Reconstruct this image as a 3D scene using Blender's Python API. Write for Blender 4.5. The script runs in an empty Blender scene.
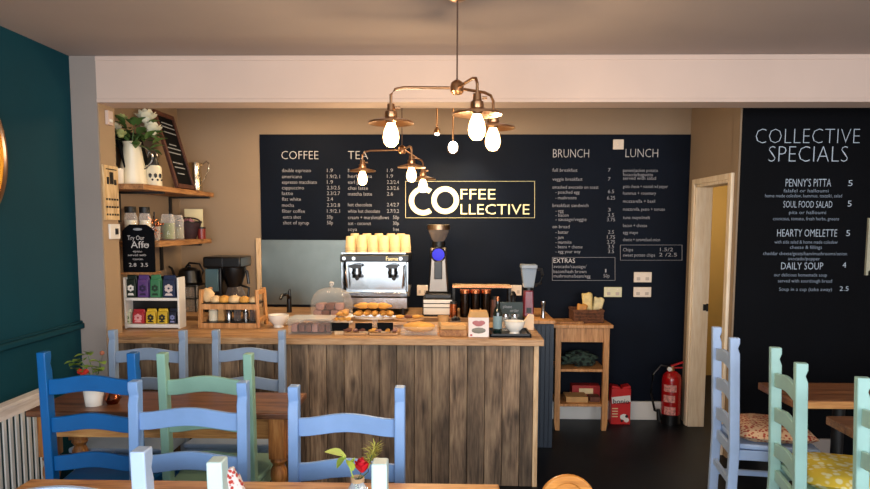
import bpy, bmesh, math, random
from mathutils import Vector, Matrix, noise
random.seed(7)
PI = math.pi
FLAT = Matrix.Rotation(-PI/2, 4, 'X')
C = bpy.context.scene.collection

# ------------------------------------------------------------------ camera
YAW, PITCH, ROLL = 0.022, 0.0895, 0.003
F, CX, CY, H = 680.0, 435.0, 285.08, 1.62
CAMR = Matrix.Rotation(YAW, 3, 'Z') @ Matrix.Rotation(PI/2-PITCH, 3, 'X') @ Matrix.Rotation(ROLL, 3, 'Z')
CAMP = Vector((0, 0, H))
cam_data = bpy.data.cameras.new('camera'); cam = bpy.data.objects.new('camera', cam_data); C.objects.link(cam)
cam.matrix_world = Matrix.Translation(CAMP) @ CAMR.to_4x4()
cam_data.sensor_width = 36; cam_data.lens = 36*F/870; cam_data.shift_y = (CY-244.5)/870
cam_data.clip_start = 0.05
bpy.context.scene.camera = cam

def ray(px, py): return CAMR @ Vector(((px-CX)/F, -(py-CY)/F, -1))
def atY(px, py, Y): r = ray(px, py); return CAMP + r*(Y/r.y)
def atX(px, py, X): r = ray(px, py); return CAMP + r*(X/r.x)
def atZ(px, py, Z): r = ray(px, py); return CAMP + r*((Z-H)/r.z)
def span(x0, x1, ytop, Y, zb):
    """centre x, width and height of something standing at depth Y on height zb"""
    ym = ytop+8
    a, b = atY(x0, ym, Y), atY(x1, ym, Y)
    return (a.x+b.x)/2, b.x-a.x, atY((x0+x1)/2, ytop, Y).z-zb

# ------------------------------------------------------------------ materials
MATS = {}
def nodes(name):
    m = bpy.data.materials.new(name); m.use_nodes = True
    nt = m.node_tree; b = nt.nodes['Principled BSDF']
    return m, nt, b
def lin(c):
    if isinstance(c, str):
        c = [int(c[i:i+2], 16)/255 for i in (0, 2, 4)]
        c = [x/12.92 if x <= .04045 else ((x+.055)/1.055)**2.4 for x in c]
    return (*c[:3], 1)
def paint(name, col, rough=.6, vary=.12, scale=6, bump=.05, metal=0, spec=.5, coat=0):
    if name in MATS: return MATS[name]
    m, nt, b = nodes(name)
    c = lin(col)
    tc = nt.nodes.new('ShaderNodeTexCoord')
    n = nt.nodes.new('ShaderNodeTexNoise'); n.inputs['Scale'].default_value = scale; n.inputs['Detail'].default_value = 5
    nt.links.new(tc.outputs['Object'], n.inputs['Vector'])
    r = nt.nodes.new('ShaderNodeValToRGB')
    r.color_ramp.elements[0].position = .3; r.color_ramp.elements[1].position = .7
    r.color_ramp.elements[0].color = (c[0]*(1-vary), c[1]*(1-vary), c[2]*(1-vary), 1)
    r.color_ramp.elements[1].color = (min(1, c[0]*(1+vary)), min(1, c[1]*(1+vary)), min(1, c[2]*(1+vary)), 1)
    nt.links.new(n.outputs['Fac'], r.inputs['Fac']); nt.links.new(r.outputs['Color'], b.inputs['Base Color'])
    b.inputs['Roughness'].default_value = rough; b.inputs['Metallic'].default_value = metal
    b.inputs['Specular IOR Level'].default_value = spec
    b.inputs['Coat Weight'].default_value = coat
    if bump:
        n2 = nt.nodes.new('ShaderNodeTexNoise'); n2.inputs['Scale'].default_value = scale*12; n2.inputs['Detail'].default_value = 3
        nt.links.new(tc.outputs['Object'], n2.inputs['Vector'])
        bp = nt.nodes.new('ShaderNodeBump'); bp.inputs['Strength'].default_value = bump; bp.inputs['Distance'].default_value = .01
        nt.links.new(n2.outputs['Fac'], bp.inputs['Height']); nt.links.new(bp.outputs['Normal'], b.inputs['Normal'])
    MATS[name] = m
    return m
def wood(name, dark, mid, light, axis='X', rough=.5, plank=None, paxis='X', knots=True, gscale=1.0, pvar=.35, stain=0):
    """axis = grain direction; plank = board width measured along paxis"""
    if name in MATS: return MATS[name]
    m, nt, b = nodes(name); L = nt.links
    N = lambda t: nt.nodes.new(t)
    tc = N('ShaderNodeTexCoord')
    sep = N('ShaderNodeSeparateXYZ'); L.new(tc.outputs['Object'], sep.inputs[0])
    ai = 'XYZ'.index(axis); pi_ = 'XYZ'.index(paxis)
    rnd = None
    vec = tc.outputs['Object']
    if plank:
        d = N('ShaderNodeMath'); d.operation = 'DIVIDE'; d.inputs[1].default_value = plank; L.new(sep.outputs[pi_], d.inputs[0])
        fl = N('ShaderNodeMath'); fl.operation = 'FLOOR'; L.new(d.outputs[0], fl.inputs[0])
        wn = N('ShaderNodeTexWhiteNoise'); wn.noise_dimensions = '1D'; L.new(fl.outputs[0], wn.inputs['W'])
        rnd = wn.outputs['Value']
        sc = N('ShaderNodeVectorMath'); sc.operation = 'SCALE'; sc.inputs['Scale'].default_value = 17; L.new(wn.outputs['Color'], sc.inputs[0])
        ad = N('ShaderNodeVectorMath'); ad.operation = 'ADD'; L.new(vec, ad.inputs[0]); L.new(sc.outputs[0], ad.inputs[1]); vec = ad.outputs[0]
    mp = N('ShaderNodeMapping'); s = [9*gscale]*3; s[ai] = .9*gscale; mp.inputs['Scale'].default_value = s
    L.new(vec, mp.inputs['Vector'])
    n1 = N('ShaderNodeTexNoise'); n1.inputs['Scale'].default_value = 2.2; n1.inputs['Detail'].default_value = 8; n1.inputs['Distortion'].default_value = 1.2
    L.new(mp.outputs[0], n1.inputs['Vector'])
    n2 = N('ShaderNodeTexNoise'); n2.inputs['Scale'].default_value = 14; n2.inputs['Detail'].default_value = 4
    L.new(mp.outputs[0], n2.inputs['Vector'])
    mx = N('ShaderNodeMix'); mx.inputs[0].default_value = .4; L.new(n1.outputs['Fac'], mx.inputs[2]); L.new(n2.outputs['Fac'], mx.inputs[3])
    rp = N('ShaderNodeValToRGB'); cr = rp.color_ramp
    cr.elements[0].position = .34; cr.elements[0].color = lin(dark)
    cr.elements[1].position = .66; cr.elements[1].color = lin(light)
    e = cr.elements.new(.5); e.color = lin(mid)
    L.new(mx.outputs[0], rp.inputs['Fac']); col = rp.outputs['Color']
    if knots:
        mk = N('ShaderNodeMapping'); s = [5.5]*3; s[ai] = 2.6; mk.inputs['Scale'].default_value = s
        L.new(vec, mk.inputs['Vector'])
        v = N('ShaderNodeTexVoronoi'); v.inputs['Scale'].default_value = 1.0; L.new(mk.outputs[0], v.inputs['Vector'])
        kr = N('ShaderNodeValToRGB'); kr.color_ramp.elements[0].position = .03; kr.color_ramp.elements[0].color = (.12, .1, .09, 1)
        kr.color_ramp.elements[1].position = .17; kr.color_ramp.elements[1].color = (1, 1, 1, 1)
        L.new(v.outputs['Distance'], kr.inputs['Fac'])
        mu = N('ShaderNodeMix'); mu.data_type = 'RGBA'; mu.blend_type = 'MULTIPLY'; mu.inputs[0].default_value = .85
        L.new(col, mu.inputs[6]); L.new(kr.outputs['Color'], mu.inputs[7]); col = mu.outputs[2]
    if stain:
        n3 = N('ShaderNodeTexNoise'); n3.inputs['Scale'].default_value = 2.6; n3.inputs['Detail'].default_value = 5
        ms = N('ShaderNodeMapping'); s = [2.0]*3; s[ai] = .8; ms.inputs['Scale'].default_value = s
        L.new(vec, ms.inputs['Vector']); L.new(ms.outputs[0], n3.inputs['Vector'])
        sr = N('ShaderNodeValToRGB'); sr.color_ramp.elements[0].position = .38; k = 1-stain
        sr.color_ramp.elements[0].color = (k, k, k, 1); sr.color_ramp.elements[1].position = .62; sr.color_ramp.elements[1].color = (1.15, 1.15, 1.15, 1)
        L.new(n3.outputs['Fac'], sr.inputs['Fac'])
        mu = N('ShaderNodeMix'); mu.data_type = 'RGBA'; mu.blend_type = 'MULTIPLY'; mu.inputs[0].default_value = 1
        L.new(col, mu.inputs[6]); L.new(sr.outputs['Color'], mu.inputs[7]); col = mu.outputs[2]
    if rnd:
        mr = N('ShaderNodeMapRange'); mr.inputs[3].default_value = 1-pvar; mr.inputs[4].default_value = 1+pvar*.6; L.new(rnd, mr.inputs[0])
        mv = N('ShaderNodeVectorMath'); mv.operation = 'SCALE'; L.new(col, mv.inputs[0]); L.new(mr.outputs[0], mv.inputs['Scale']); col = mv.outputs[0]
    L.new(col, b.inputs['Base Color']); b.inputs['Roughness'].default_value = rough
    bp = N('ShaderNodeBump'); bp.inputs['Strength'].default_value = .25; bp.inputs['Distance'].default_value = .004
    L.new(mx.outputs[0], bp.inputs['Height']); L.new(bp.outputs['Normal'], b.inputs['Normal'])
    MATS[name] = m
    return m
def metal(name, col, rough=.25): return paint(name, col, rough, .06, 8, 0, metal=1)
def glass(name, col=(1, 1, 1), rough=.03, ior=1.3, alpha=.35):
    if name in MATS: return MATS[name]
    m, nt, b = nodes(name)
    tr = nt.nodes.new('ShaderNodeBsdfTransparent'); tr.inputs[0].default_value = (*col, 1)
    b.inputs['Base Color'].default_value = (*col, 1); b.inputs['Roughness'].default_value = rough
    b.inputs['IOR'].default_value = 1.5; b.inputs['Coat Weight'].default_value = .5
    lw = nt.nodes.new('ShaderNodeLayerWeight'); lw.inputs['Blend'].default_value = .35
    mr = nt.nodes.new('ShaderNodeMapRange'); mr.inputs[3].default_value = alpha*.35; mr.inputs[4].default_value = min(1, alpha*2)
    nt.links.new(lw.outputs['Facing'], mr.inputs[0])
    mx = nt.nodes.new('ShaderNodeMixShader')
    nt.links.new(mr.outputs[0], mx.inputs[0]); nt.links.new(tr.outputs[0], mx.inputs[1]); nt.links.new(b.outputs[0], mx.inputs[2])
    nt.links.new(mx.outputs[0], nt.nodes['Material Output'].inputs[0])
    MATS[name] = m
    return m
def glow(name, col, strength):
    if name in MATS: return MATS[name]
    m, nt, b = nodes(name)
    b.inputs['Base Color'].default_value = lin(col); b.inputs['Emission Color'].default_value = lin(col)
    b.inputs['Emission Strength'].default_value = strength
    MATS[name] = m
    return m
def checker(name, c1, c2, scale):
    if name in MATS: return MATS[name]
    m, nt, b = nodes(name)
    tc = nt.nodes.new('ShaderNodeTexCoord')
    v = nt.nodes.new('ShaderNodeTexVoronoi'); v.inputs['Scale'].default_value = scale; nt.links.new(tc.outputs['Object'], v.inputs['Vector'])
    r = nt.nodes.new('ShaderNodeValToRGB'); r.color_ramp.elements[0].position = .35; r.color_ramp.elements[0].color = lin(c1)
    r.color_ramp.elements[1].position = .5; r.color_ramp.elements[1].color = lin(c2)
    nt.links.new(v.outputs['Distance'], r.inputs['Fac']); nt.links.new(r.outputs['Color'], b.inputs['Base Color'])
    b.inputs['Roughness'].default_value = .9
    MATS[name] = m
    return m

navy = paint('navy_chalkboard_paint', '040c1a', .6, .2, 3, .04, spec=.12)
black_board = paint('black_chalkboard_paint', '04060b', .65, .2, 3, .03, spec=.1)
teal = paint('teal_wall_paint', '003c4a', .7, .08, 2, .03, spec=.2)
beige = paint('warm_beige_paint', '96816a', .8, .05, 2, .04)
greige = paint('grey_pillar_paint', '938a84', .85, .05, 2, .04)
cream = paint('cream_paint', 'cfb9ac', .75, .04, 2, .03)
ceil_m = paint('ceiling_paint', 'a99a93', .9, .04, 1.5, .03)
yellow = paint('yellow_corridor_paint', 'bd9c58', .8, .05, 2, .03)
white = paint('white_gloss', 'e9e6df', .35, .04, 4, .02)
ceramic = paint('white_ceramic', 'f1ece2', .18, .03, 4, 0)
enamel = paint('cream_enamel', 'e6dcc0', .3, .05, 4, 0)
black = paint('black_plastic', '0b0b0d', .35, .1, 6, .02)
iron = paint('black_iron', '101113', .5, .15, 10, .05)
dark_floor = paint('dark_vinyl_floor', '0b121b', .5, .3, 2.5, .05, spec=.25)
brass = metal('aged_brass', 'b58a66', .3)
copper = metal('copper', 'c8794f', .25)
steel = metal('polished_steel', 'a9a8a8', .2)
brushed = metal('brushed_steel', '7f8681', .38)
chalk = glow('white_chalk_glow', 'c4bebb', .10)  # chalk materials emit a little so the writing stays bright
chalk_small = glow('thin_chalk_glow', '97959a', .05)
chalk_dim = glow('faint_chalk_glow', '8f949a', .04)
cream_letters = glow('cream_letter_glow', 'f6e7ab', .25)  # painted letters, also brightened by weak emission
pine = wood('pine_table', '9a6232', 'c98e52', 'dba868', 'X', .4, gscale=1)
pine_z = wood('pine_upright', '7c4a22', 'b27338', 'cc9152', 'Z', .4)
dark_pine = wood('brown_waxed_pine', '42261a', '6e452e', '8a5e40', 'X', .35)
worktop_m = wood('pale_oak_worktop', '80593a', 'ad845a', 'c8a27a', 'X', .45, knots=False)
weathered = wood('weathered_scaffold_board', '4a3a2c', '826b55', 'a58d70', 'Z', .7, plank=.108, paxis='X', pvar=.32, stain=.45, gscale=.75)
pale_wood = wood('pale_wood', 'b08a60', 'd6b48a', 'e6caa2', 'Z', .5, knots=False)
cart_wood = wood('birch_trolley_wood', 'a06b38', 'c98e55', 'dba56c', 'Z', .45, knots=False)
shelf_wood = wood('reclaimed_shelf_wood', '5e3a20', '9a6a3e', 'bb8a58', 'Y', .6)
glass_m = glass('clear_glass', alpha=.22)
smoke_glass = glass('smoked_glass', (.35, .3, .28), alpha=.7)
kraft = paint('kraft_paper', 'c79a62', .8, .1, 12, .05)
bake = paint('golden_bake', 'd69a45', .7, .3, 14, .3)
brownie = paint('brown_bake', '6b4030', .8, .35, 16, .3)
pinkbake = paint('pink_brown_slice', '9a7268', .7, .25, 16, .2)
bread = paint('pale_bread', 'e2c08e', .7, .2, 14, .2)
leaf = paint('green_leaf', '4b6b34', .5, .3, 9, .05)
lime = paint('lime_leaf', 'b4d25a', .5, .2, 9, .05)
petal = paint('white_petal', 'dcd8bf', .6, .1, 9, .05)
red = paint('red_paint', 'b01318', .3, .1, 6, .02)
rose = paint('red_rose', 'd3122a', .6, .25, 20, .1)

# ------------------------------------------------------------------ mesh builder
class MB:
    def __init__(s): s.bm = bmesh.new()
    def _xf(s, vs, M):
        for v in vs: v.co = M @ v.co
    def box(s, c, d, rot=None, taper=None, pivot=None):
        vs = bmesh.ops.create_cube(s.bm, size=1)['verts']
        for v in vs:
            if taper and v.co.z > 0: v.co.x *= taper; v.co.y *= taper
            v.co = Vector((v.co.x*d[0], v.co.y*d[1], v.co.z*d[2]))
        R = Matrix.Identity(4)
        if rot: R = Matrix.Rotation(rot[2], 4, 'Z') @ Matrix.Rotation(rot[1], 4, 'Y') @ Matrix.Rotation(rot[0], 4, 'X')
        s._xf(vs, Matrix.Translation(c) @ R)
        return s
    def bar(s, p0, p1, w, d=None):
        """square-section bar"""
        d = d or w; p0 = Vector(p0); p1 = Vector(p1); dv = p1-p0
        vs = bmesh.ops.create_cube(s.bm, size=1)['verts']
        for v in vs: v.co = Vector((v.co.x*w, v.co.y*d, v.co.z*dv.length))
        q = dv.to_track_quat('Z', 'Y')
        s._xf(vs, Matrix.Translation((p0+p1)/2) @ q.to_matrix().to_4x4())
        return s
    def cyl(s, p0, p1, r0, r1=None, seg=20):
        r1 = r0 if r1 is None else r1
        p0 = Vector(p0); p1 = Vector(p1); dv = p1-p0
        vs = bmesh.ops.create_cone(s.bm, cap_ends=True, segments=seg, radius1=r0, radius2=r1, depth=dv.length)['verts']
        s._xf(vs, Matrix.Translation((p0+p1)/2) @ dv.to_track_quat('Z', 'Y').to_matrix().to_4x4())
        return s
    def tube(s, pts, r, seg=8):
        pts = [Vector(p) for p in pts]; rings = []
        for i, p in enumerate(pts):
            t = (pts[min(i+1, len(pts)-1)]-pts[max(i-1, 0)]).normalized()
            up = Vector((0, 0, 1)) if abs(t.z) < .95 else Vector((1, 0, 0))
            a = t.cross(up).normalized(); b = t.cross(a)
            rr = r[i] if isinstance(r, (list, tuple)) else r
            rings.append([s.bm.verts.new(p+a*math.cos(k*2*PI/seg)*rr+b*math.sin(k*2*PI/seg)*rr) for k in range(seg)])
        for i in range(len(rings)-1):
            for k in range(seg):
                s.bm.faces.new((rings[i][k], rings[i][(k+1) % seg], rings[i+1][(k+1) % seg], rings[i+1][k]))
        s.bm.faces.new(rings[0]); s.bm.faces.new(rings[-1][::-1])
        return s
    def lathe(s, c, prof, seg=28, M=None):
        c = Vector(c); rings = []
        for r, z in prof:
            if r < 1e-5: rings.append([s.bm.verts.new((0, 0, z))])
            else: rings.append([s.bm.verts.new((r*math.cos(k*2*PI/seg), r*math.sin(k*2*PI/seg), z)) for k in range(seg)])
        for a, b in zip(rings, rings[1:]):
            for k in range(seg):
                k2 = (k+1) % seg
                if len(a) == 1 and len(b) == 1: continue
                if len(a) == 1: s.bm.faces.new((a[0], b[k2], b[k]))
                elif len(b) == 1: s.bm.faces.new((a[k], a[k2], b[0]))
                else: s.bm.faces.new((a[k], a[k2], b[k2], b[k]))
        X = Matrix.Translation(c) @ (M or Matrix.Identity(4))
        for rg in rings:
            for v in rg: v.co = X @ v.co
        return s
    def ball(s, c, r, sc=(1, 1, 1), lump=0, rot=None, sub=3, seed=0):
        vs = bmesh.ops.create_icosphere(s.bm, subdivisions=sub, radius=1)['verts']
        R = Matrix.Identity(4)
        if rot: R = Matrix.Rotation(rot[2], 4, 'Z') @ Matrix.Rotation(rot[1], 4, 'Y') @ Matrix.Rotation(rot[0], 4, 'X')
        for v in vs:
            k = 1+lump*noise.noise(v.co*2.3+Vector((seed*3.1, seed, 0)))
            v.co = Vector((v.co.x*sc[0], v.co.y*sc[1], v.co.z*sc[2]))*r*k
        s._xf(vs, Matrix.Translation(c) @ R)
        return s
    def prism(s, poly, d, M=None):
        """polygon in local XZ, extruded along Y by d (centred)"""
        M = M or Matrix.Identity(4)
        a = [s.bm.verts.new(M @ Vector((x, -d/2, z))) for x, z in poly]
        b = [s.bm.verts.new(M @ Vector((x, d/2, z))) for x, z in poly]
        n = len(poly)
        for i in range(n): s.bm.faces.new((a[i], b[i], b[(i+1) % n], a[(i+1) % n]))
        s.bm.faces.new(a); s.bm.faces.new(b[::-1])
        return s
    def leafq(s, base, dirv, L, W, curl=.25):
        d = Vector(dirv).normalized(); side = d.cross(Vector((0, 0, 1)))
        if side.length < .1: side = Vector((1, 0, 0))
        side.normalize(); up = side.cross(d); base = Vector(base); rows = []
        for i in range(6):
            t = i/5; w = W*math.sin(PI*min(1, t*.93+.04))*.5
            c = base+d*L*t-up*curl*L*t*t
            rows.append((s.bm.verts.new(c-side*w+up*w*.3), s.bm.verts.new(c), s.bm.verts.new(c+side*w+up*w*.3)))
        for a, b in zip(rows, rows[1:]):
            s.bm.faces.new((a[0], a[1], b[1], b[0])); s.bm.faces.new((a[1], a[2], b[2], b[1]))
        return s
    def build(s, name, mat, parent=None, bevel=0, smooth=35, solid=0, sub=0):
        bmesh.ops.recalc_face_normals(s.bm, faces=s.bm.faces)
        me = bpy.data.meshes.new(name); s.bm.to_mesh(me); s.bm.free()
        me.materials.append(mat)
        for p in me.polygons: p.use_smooth = True
        me.set_sharp_from_angle(angle=math.radians(smooth))
        o = bpy.data.objects.new(name, me); C.objects.link(o)
        if parent: o.parent = parent
        if solid:
            k = o.modifiers.new('solid', 'SOLIDIFY'); k.thickness = solid
        if sub:
            k = o.modifiers.new('sub', 'SUBSURF'); k.levels = k.render_levels = sub
        if bevel:
            k = o.modifiers.new('bevel', 'BEVEL'); k.width = bevel; k.segments = 2; k.limit_method = 'ANGLE'; k.angle_limit = .6
        return o

def thing(name, label, cat, loc=(0, 0, 0), rz=0, group=None):
    o = bpy.data.objects.new(name, None); C.objects.link(o); o.empty_display_size = .05
    o.location = loc; o.rotation_euler = (0, 0, rz); o['label'] = label; o['category'] = cat
    if group: o['group'] = group
    return o
def tag(o, label, cat, group=None, loc=None, rz=0):
    o['label'] = label; o['category'] = cat
    if group: o['group'] = group
    if loc is not None: o.location = loc
    if rz: o.rotation_euler = (0, 0, rz)
    return o
def struct(o): o['kind'] = 'structure'; return o
def dup(o, parent=None):
    kids = [k for k in bpy.data.objects if k.parent == o]
    c = o.copy(); C.objects.link(c)
    if parent: c.parent = parent
    for k in kids: dup(k, c)
    return c
def light(name, kind, loc, power, col, size=.1, rot=None, sy=None, spot=None):
    l = bpy.data.lights.new(name, kind); l.energy = power; l.color = col
    if kind == 'AREA':
        l.size = size
        if sy: l.shape = 'RECTANGLE'; l.size_y = sy
    else: l.shadow_soft_size = size
    if spot: l.spot_size = spot; l.spot_blend = .6
    o = bpy.data.objects.new(name, l); C.objects.link(o); o.location = loc
    if rot: o.rotation_euler = rot
    return o

# lettering: strings become flat meshes on a plane facing -Y
def text_bm(bm, s, x0, ybase, Y, w=None, h=None, off=-.012, align='L'):
    """s written on the plane y=Y, left edge and baseline at pixel x0,ybase, w/h = pixel width / cap height"""
    cu = bpy.data.curves.new('t', 'FONT'); cu.body = s; cu.size = 1; cu.offset = off; cu.resolution_u = 2
    to = bpy.data.objects.new('t', cu); C.objects.link(to)
    dg = bpy.context.evaluated_depsgraph_get(); dg.update()
    me = bpy.data.meshes.new_from_object(to.evaluated_get(dg))
    bpy.data.objects.remove(to); bpy.data.curves.remove(cu)
    xs = [v.co.x for v in me.vertices]
    if not xs: return
    lo, hi = min(xs), max(xs)
    capy = .69
    p = atY(x0, ybase, Y); pr = atY(x0+100, ybase, Y)
    pxs = (pr.x-p.x)/100
    pu = atY(x0, ybase-100, Y); pzs = (pu.z-p.z)/100
    sz = h*pzs/capy
    sx = (w*pxs/(hi-lo)) if w else sz
    n0 = len(bm.verts)
    tmp = bmesh.new(); tmp.from_mesh(me)
    for v in tmp.verts: v.co = Vector((p.x+(v.co.x-lo)*sx, Y, p.z+v.co.y*sz))
    tmp.to_mesh(me); tmp.free(); bm.from_mesh(me); bpy.data.meshes.remove(me)
def recenter(o):
    """move a mesh's origin to its own centre"""
    n = len(o.data.vertices); c = Vector((0, 0, 0))
    for v in o.data.vertices: c += v.co
    c /= n
    o.data.transform(Matrix.Translation(-c)); o.location = o.location+c
    return o
def frame_bm(m, x0, y0, x1, y1, Y, t=.008):
    a, b = atY(x0, y0, Y), atY(x1, y0, Y); c, d = atY(x1, y1, Y), atY(x0, y1, Y)
    for p, q in ((a, b), (b, c), (c, d), (d, a)): m.bar(p, q, t, .002)

# ------------------------------------------------------------------ room
YB, Y1, Y2, ZC, ZB, XP, YS, XW, XL = 5.609, 4.032, 4.23, 2.593, 2.325, -2.08, 4.664, 1.934, -2.235
ZK = 2.55
YF = -1.6; XR = 4.2
def wall(name, lo, hi, mat):
    m = MB(); m.box([(a+b)/2 for a, b in zip(lo, hi)], [b-a for a, b in zip(lo, hi)])
    return struct(m.build(name, mat))
wall('floor', (-2.6, YF-.1, -.1), (XR+.1, 7.6, 0), dark_floor)
wall('ceiling', (-2.6, YF-.1, ZC), (XR+.1, Y1, ZC+.1), ceil_m)
wall('ceiling.001', (-2.6, Y2, ZK), (XR+.1, YB+.1, ZK+.14), ceil_m)
wall('wall_left', (XL-.12, YF, 0), (XL, Y1, ZC), teal)
wall('wall_alcove', (XL-.12, Y2, 0), (XL, YB, ZK), beige)
wall('wall_pillar', (XL-.12, Y1, 0), (XP, Y2, ZC), greige)
wall('wall_pillar.001', (XP, Y1+.012, 0), (XP+.003, Y2, ZB), paint('reveal_lit_beige', 'a58d70', .8, .05, 2, .04))  # thin slab on the pillar reveal; kitchen light is put into its beige
wall('wall_bulkhead', (XP, Y1, ZB), (XR, Y2, ZC+.1), cream)
# back wall : navy painted lower field, beige strip above and to the left
xn = atY(260.5, 180, YB).x
zt = 2.344
wall('wall_back', (XL-.12, YB, 0), (XW+.12, YB+.12, ZK+.1), beige)
m = MB(); m.box(((xn+XW)/2, YB-.004, zt/2), (XW-xn, .008, zt)); struct(m.build('wall_back.001', navy))
wall('wall_right', (XW, YS, 0), (XR, YS+.12, ZK+.1), beige)
XB0 = XW+.012
m = MB(); m.box(((XB0+XR)/2, YS-.004, 1.225), (XR-XB0, .008, 2.45)); struct(m.build('wall_right.001', black_board))
wall('wall_side', (XR, YF, 0), (XR+.12, YS, ZC), cream)
# side wall with the door opening
DY0, DY1, DZ = 4.86, 5.42, 1.935
yA = atX(733, 225, XW).y; DY0 = yA+.06
wall('wall_door', (XW, YS+.12, 0), (XW+.12, DY0, ZK+.1), beige)
wall('wall_door.001', (XW, DY1, 0), (XW+.12, YB, ZK+.1), beige)
wall('wall_door.002', (XW, DY0, DZ), (XW+.12, DY1, ZK+.1), beige)
# corridor beyond
wall('wall_corridor', (3.05, YS+.12, 0), (3.15, 7.5, 2.6), yellow)
wall('wall_corridor.001', (XW+.12, 7.3, 0), (3.05, 7.42, 2.6), yellow)
wall('wall_corridor.002', (XW+.1, YB+.12, 0), (XW+.12, 7.3, 2.6), yellow)
wall('ceiling.002', (XW+.12, YS+.12, 2.5), (3.05, 7.42, 2.6), ceil_m)
# rear wall (behind the camera) with two shop windows
for i, (a, b) in enumerate(((-2.35, -1.9), (.55, .95), (3.6, XR+.1))): wall('wall_front' + ('.%03d' % i if i else ''), (a, YF-.12, 0), (b, YF, ZC), cream)
wall('wall_front.003', (-1.9, YF-.12, 0), (3.6, YF, .5), cream)
wall('wall_front.004', (-1.9, YF-.12, 2.4), (3.6, YF, ZC), cream)
for i, (a, b) in enumerate(((-1.9, .55), (.95, 3.6))):
    w = bpy.data.objects.new('window_%d' % (i+1), None); C.objects.link(w); w['kind'] = 'structure'; w.location = ((a+b)/2, YF-.06, .5)
    hw = (b-a)/2; m = MB()
    for x in (-hw+.03, 0, hw-.03): m.box((x, 0, .95), (.06, .06, 1.9))
    for z in (.03, 1.87): m.box((0, 0, z), (2*hw, .06, .06))
    m.build('window_frame', white, w)
# trims
def trim(name, lo, hi, mat, bevel=.004):
    m = MB(); m.box([(a+b)/2 for a, b in zip(lo, hi)], [b-a for a, b in zip(lo, hi)])
    return struct(m.build(name, mat, bevel=bevel))
trim('trim_1', (XL, YF, .985), (XL+.028, Y1, 1.02), teal, .008)
trim('trim_1.001', (XL, YF, 1.02), (XL+.016, Y1, 1.033), teal, .004)
xs0 = .6
trim('baseboard_back', (xs0, YB-.03, 0), (XW-.02, YB-.008, .155), white)
trim('baseboard_right', (XB0+.2, YS-.03, 0), (atY(838, 445, YS).x, YS-.008, .15), greige)
# beam cap line, pillar corner bead
trim('trim_2', (XP, Y1-.006, ZC-.03), (XR, Y1, ZC-.004), cream, .002)
trim('trim_2.001', (XP, Y1-.006, ZB), (XR, Y1, ZB+.022), cream, .002)
# wood batten at the left edge of the navy paint and steel splashback
trim('trim_3', (xn-.045, YB-.02, .9), (xn-.003, YB, 1.5), pale_wood)
za, zb_ = .95, atY(300, 240, YB).z
xa, xb = xn, atY(350, 240, YB).x
m = MB(); m.box(((xa+xb)/2, YB-.013, (za+zb_)/2), (xb-xa, .01, zb_-za))
tag(recenter(m.build('splashback', brushed)), 'brushed grey-green steel splashback panel behind the sink, left of coffee machine', 'splashback')
# door frame: architraves + linings
dm = wood('pale_painted_door_pine', 'e0c9aa', 'f2dfc2', 'faecd6', 'Z', .5, knots=False, gscale=.6)
d = bpy.data.objects.new('door_1', None); C.objects.link(d); d['kind'] = 'structure'; d.location = (XW, (DY0+DY1)/2, 0)
hy = (DY1-DY0)/2
for nm, q, hh_ in (('door_jamb', 1, 0), ('door_jamb', -1, 0)):
    m = MB(); m.box((.05, q*(hy-.012), DZ/2), (.13, .024, DZ)); m.box((-.012, q*(hy+.028), DZ/2+.02), (.024, .056, DZ+.04)); m.build(nm, dm, d, bevel=.004)
m = MB(); m.box((.05, 0, DZ-.012), (.13, 2*hy, .024)).box((-.012, 0, DZ+.02), (.024, 2*hy+.01, .04)); m.build('door_head', dm, d, bevel=.004)
zhn = atY(703, 307, DY1).z
m = MB(); m.box((.085, hy-.027, zhn), (.028, .008, .05)).cyl((.102, hy-.032, zhn-.03), (.102, hy-.032, zhn+.03), .008)
m.build('hinge', iron, d)

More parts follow.
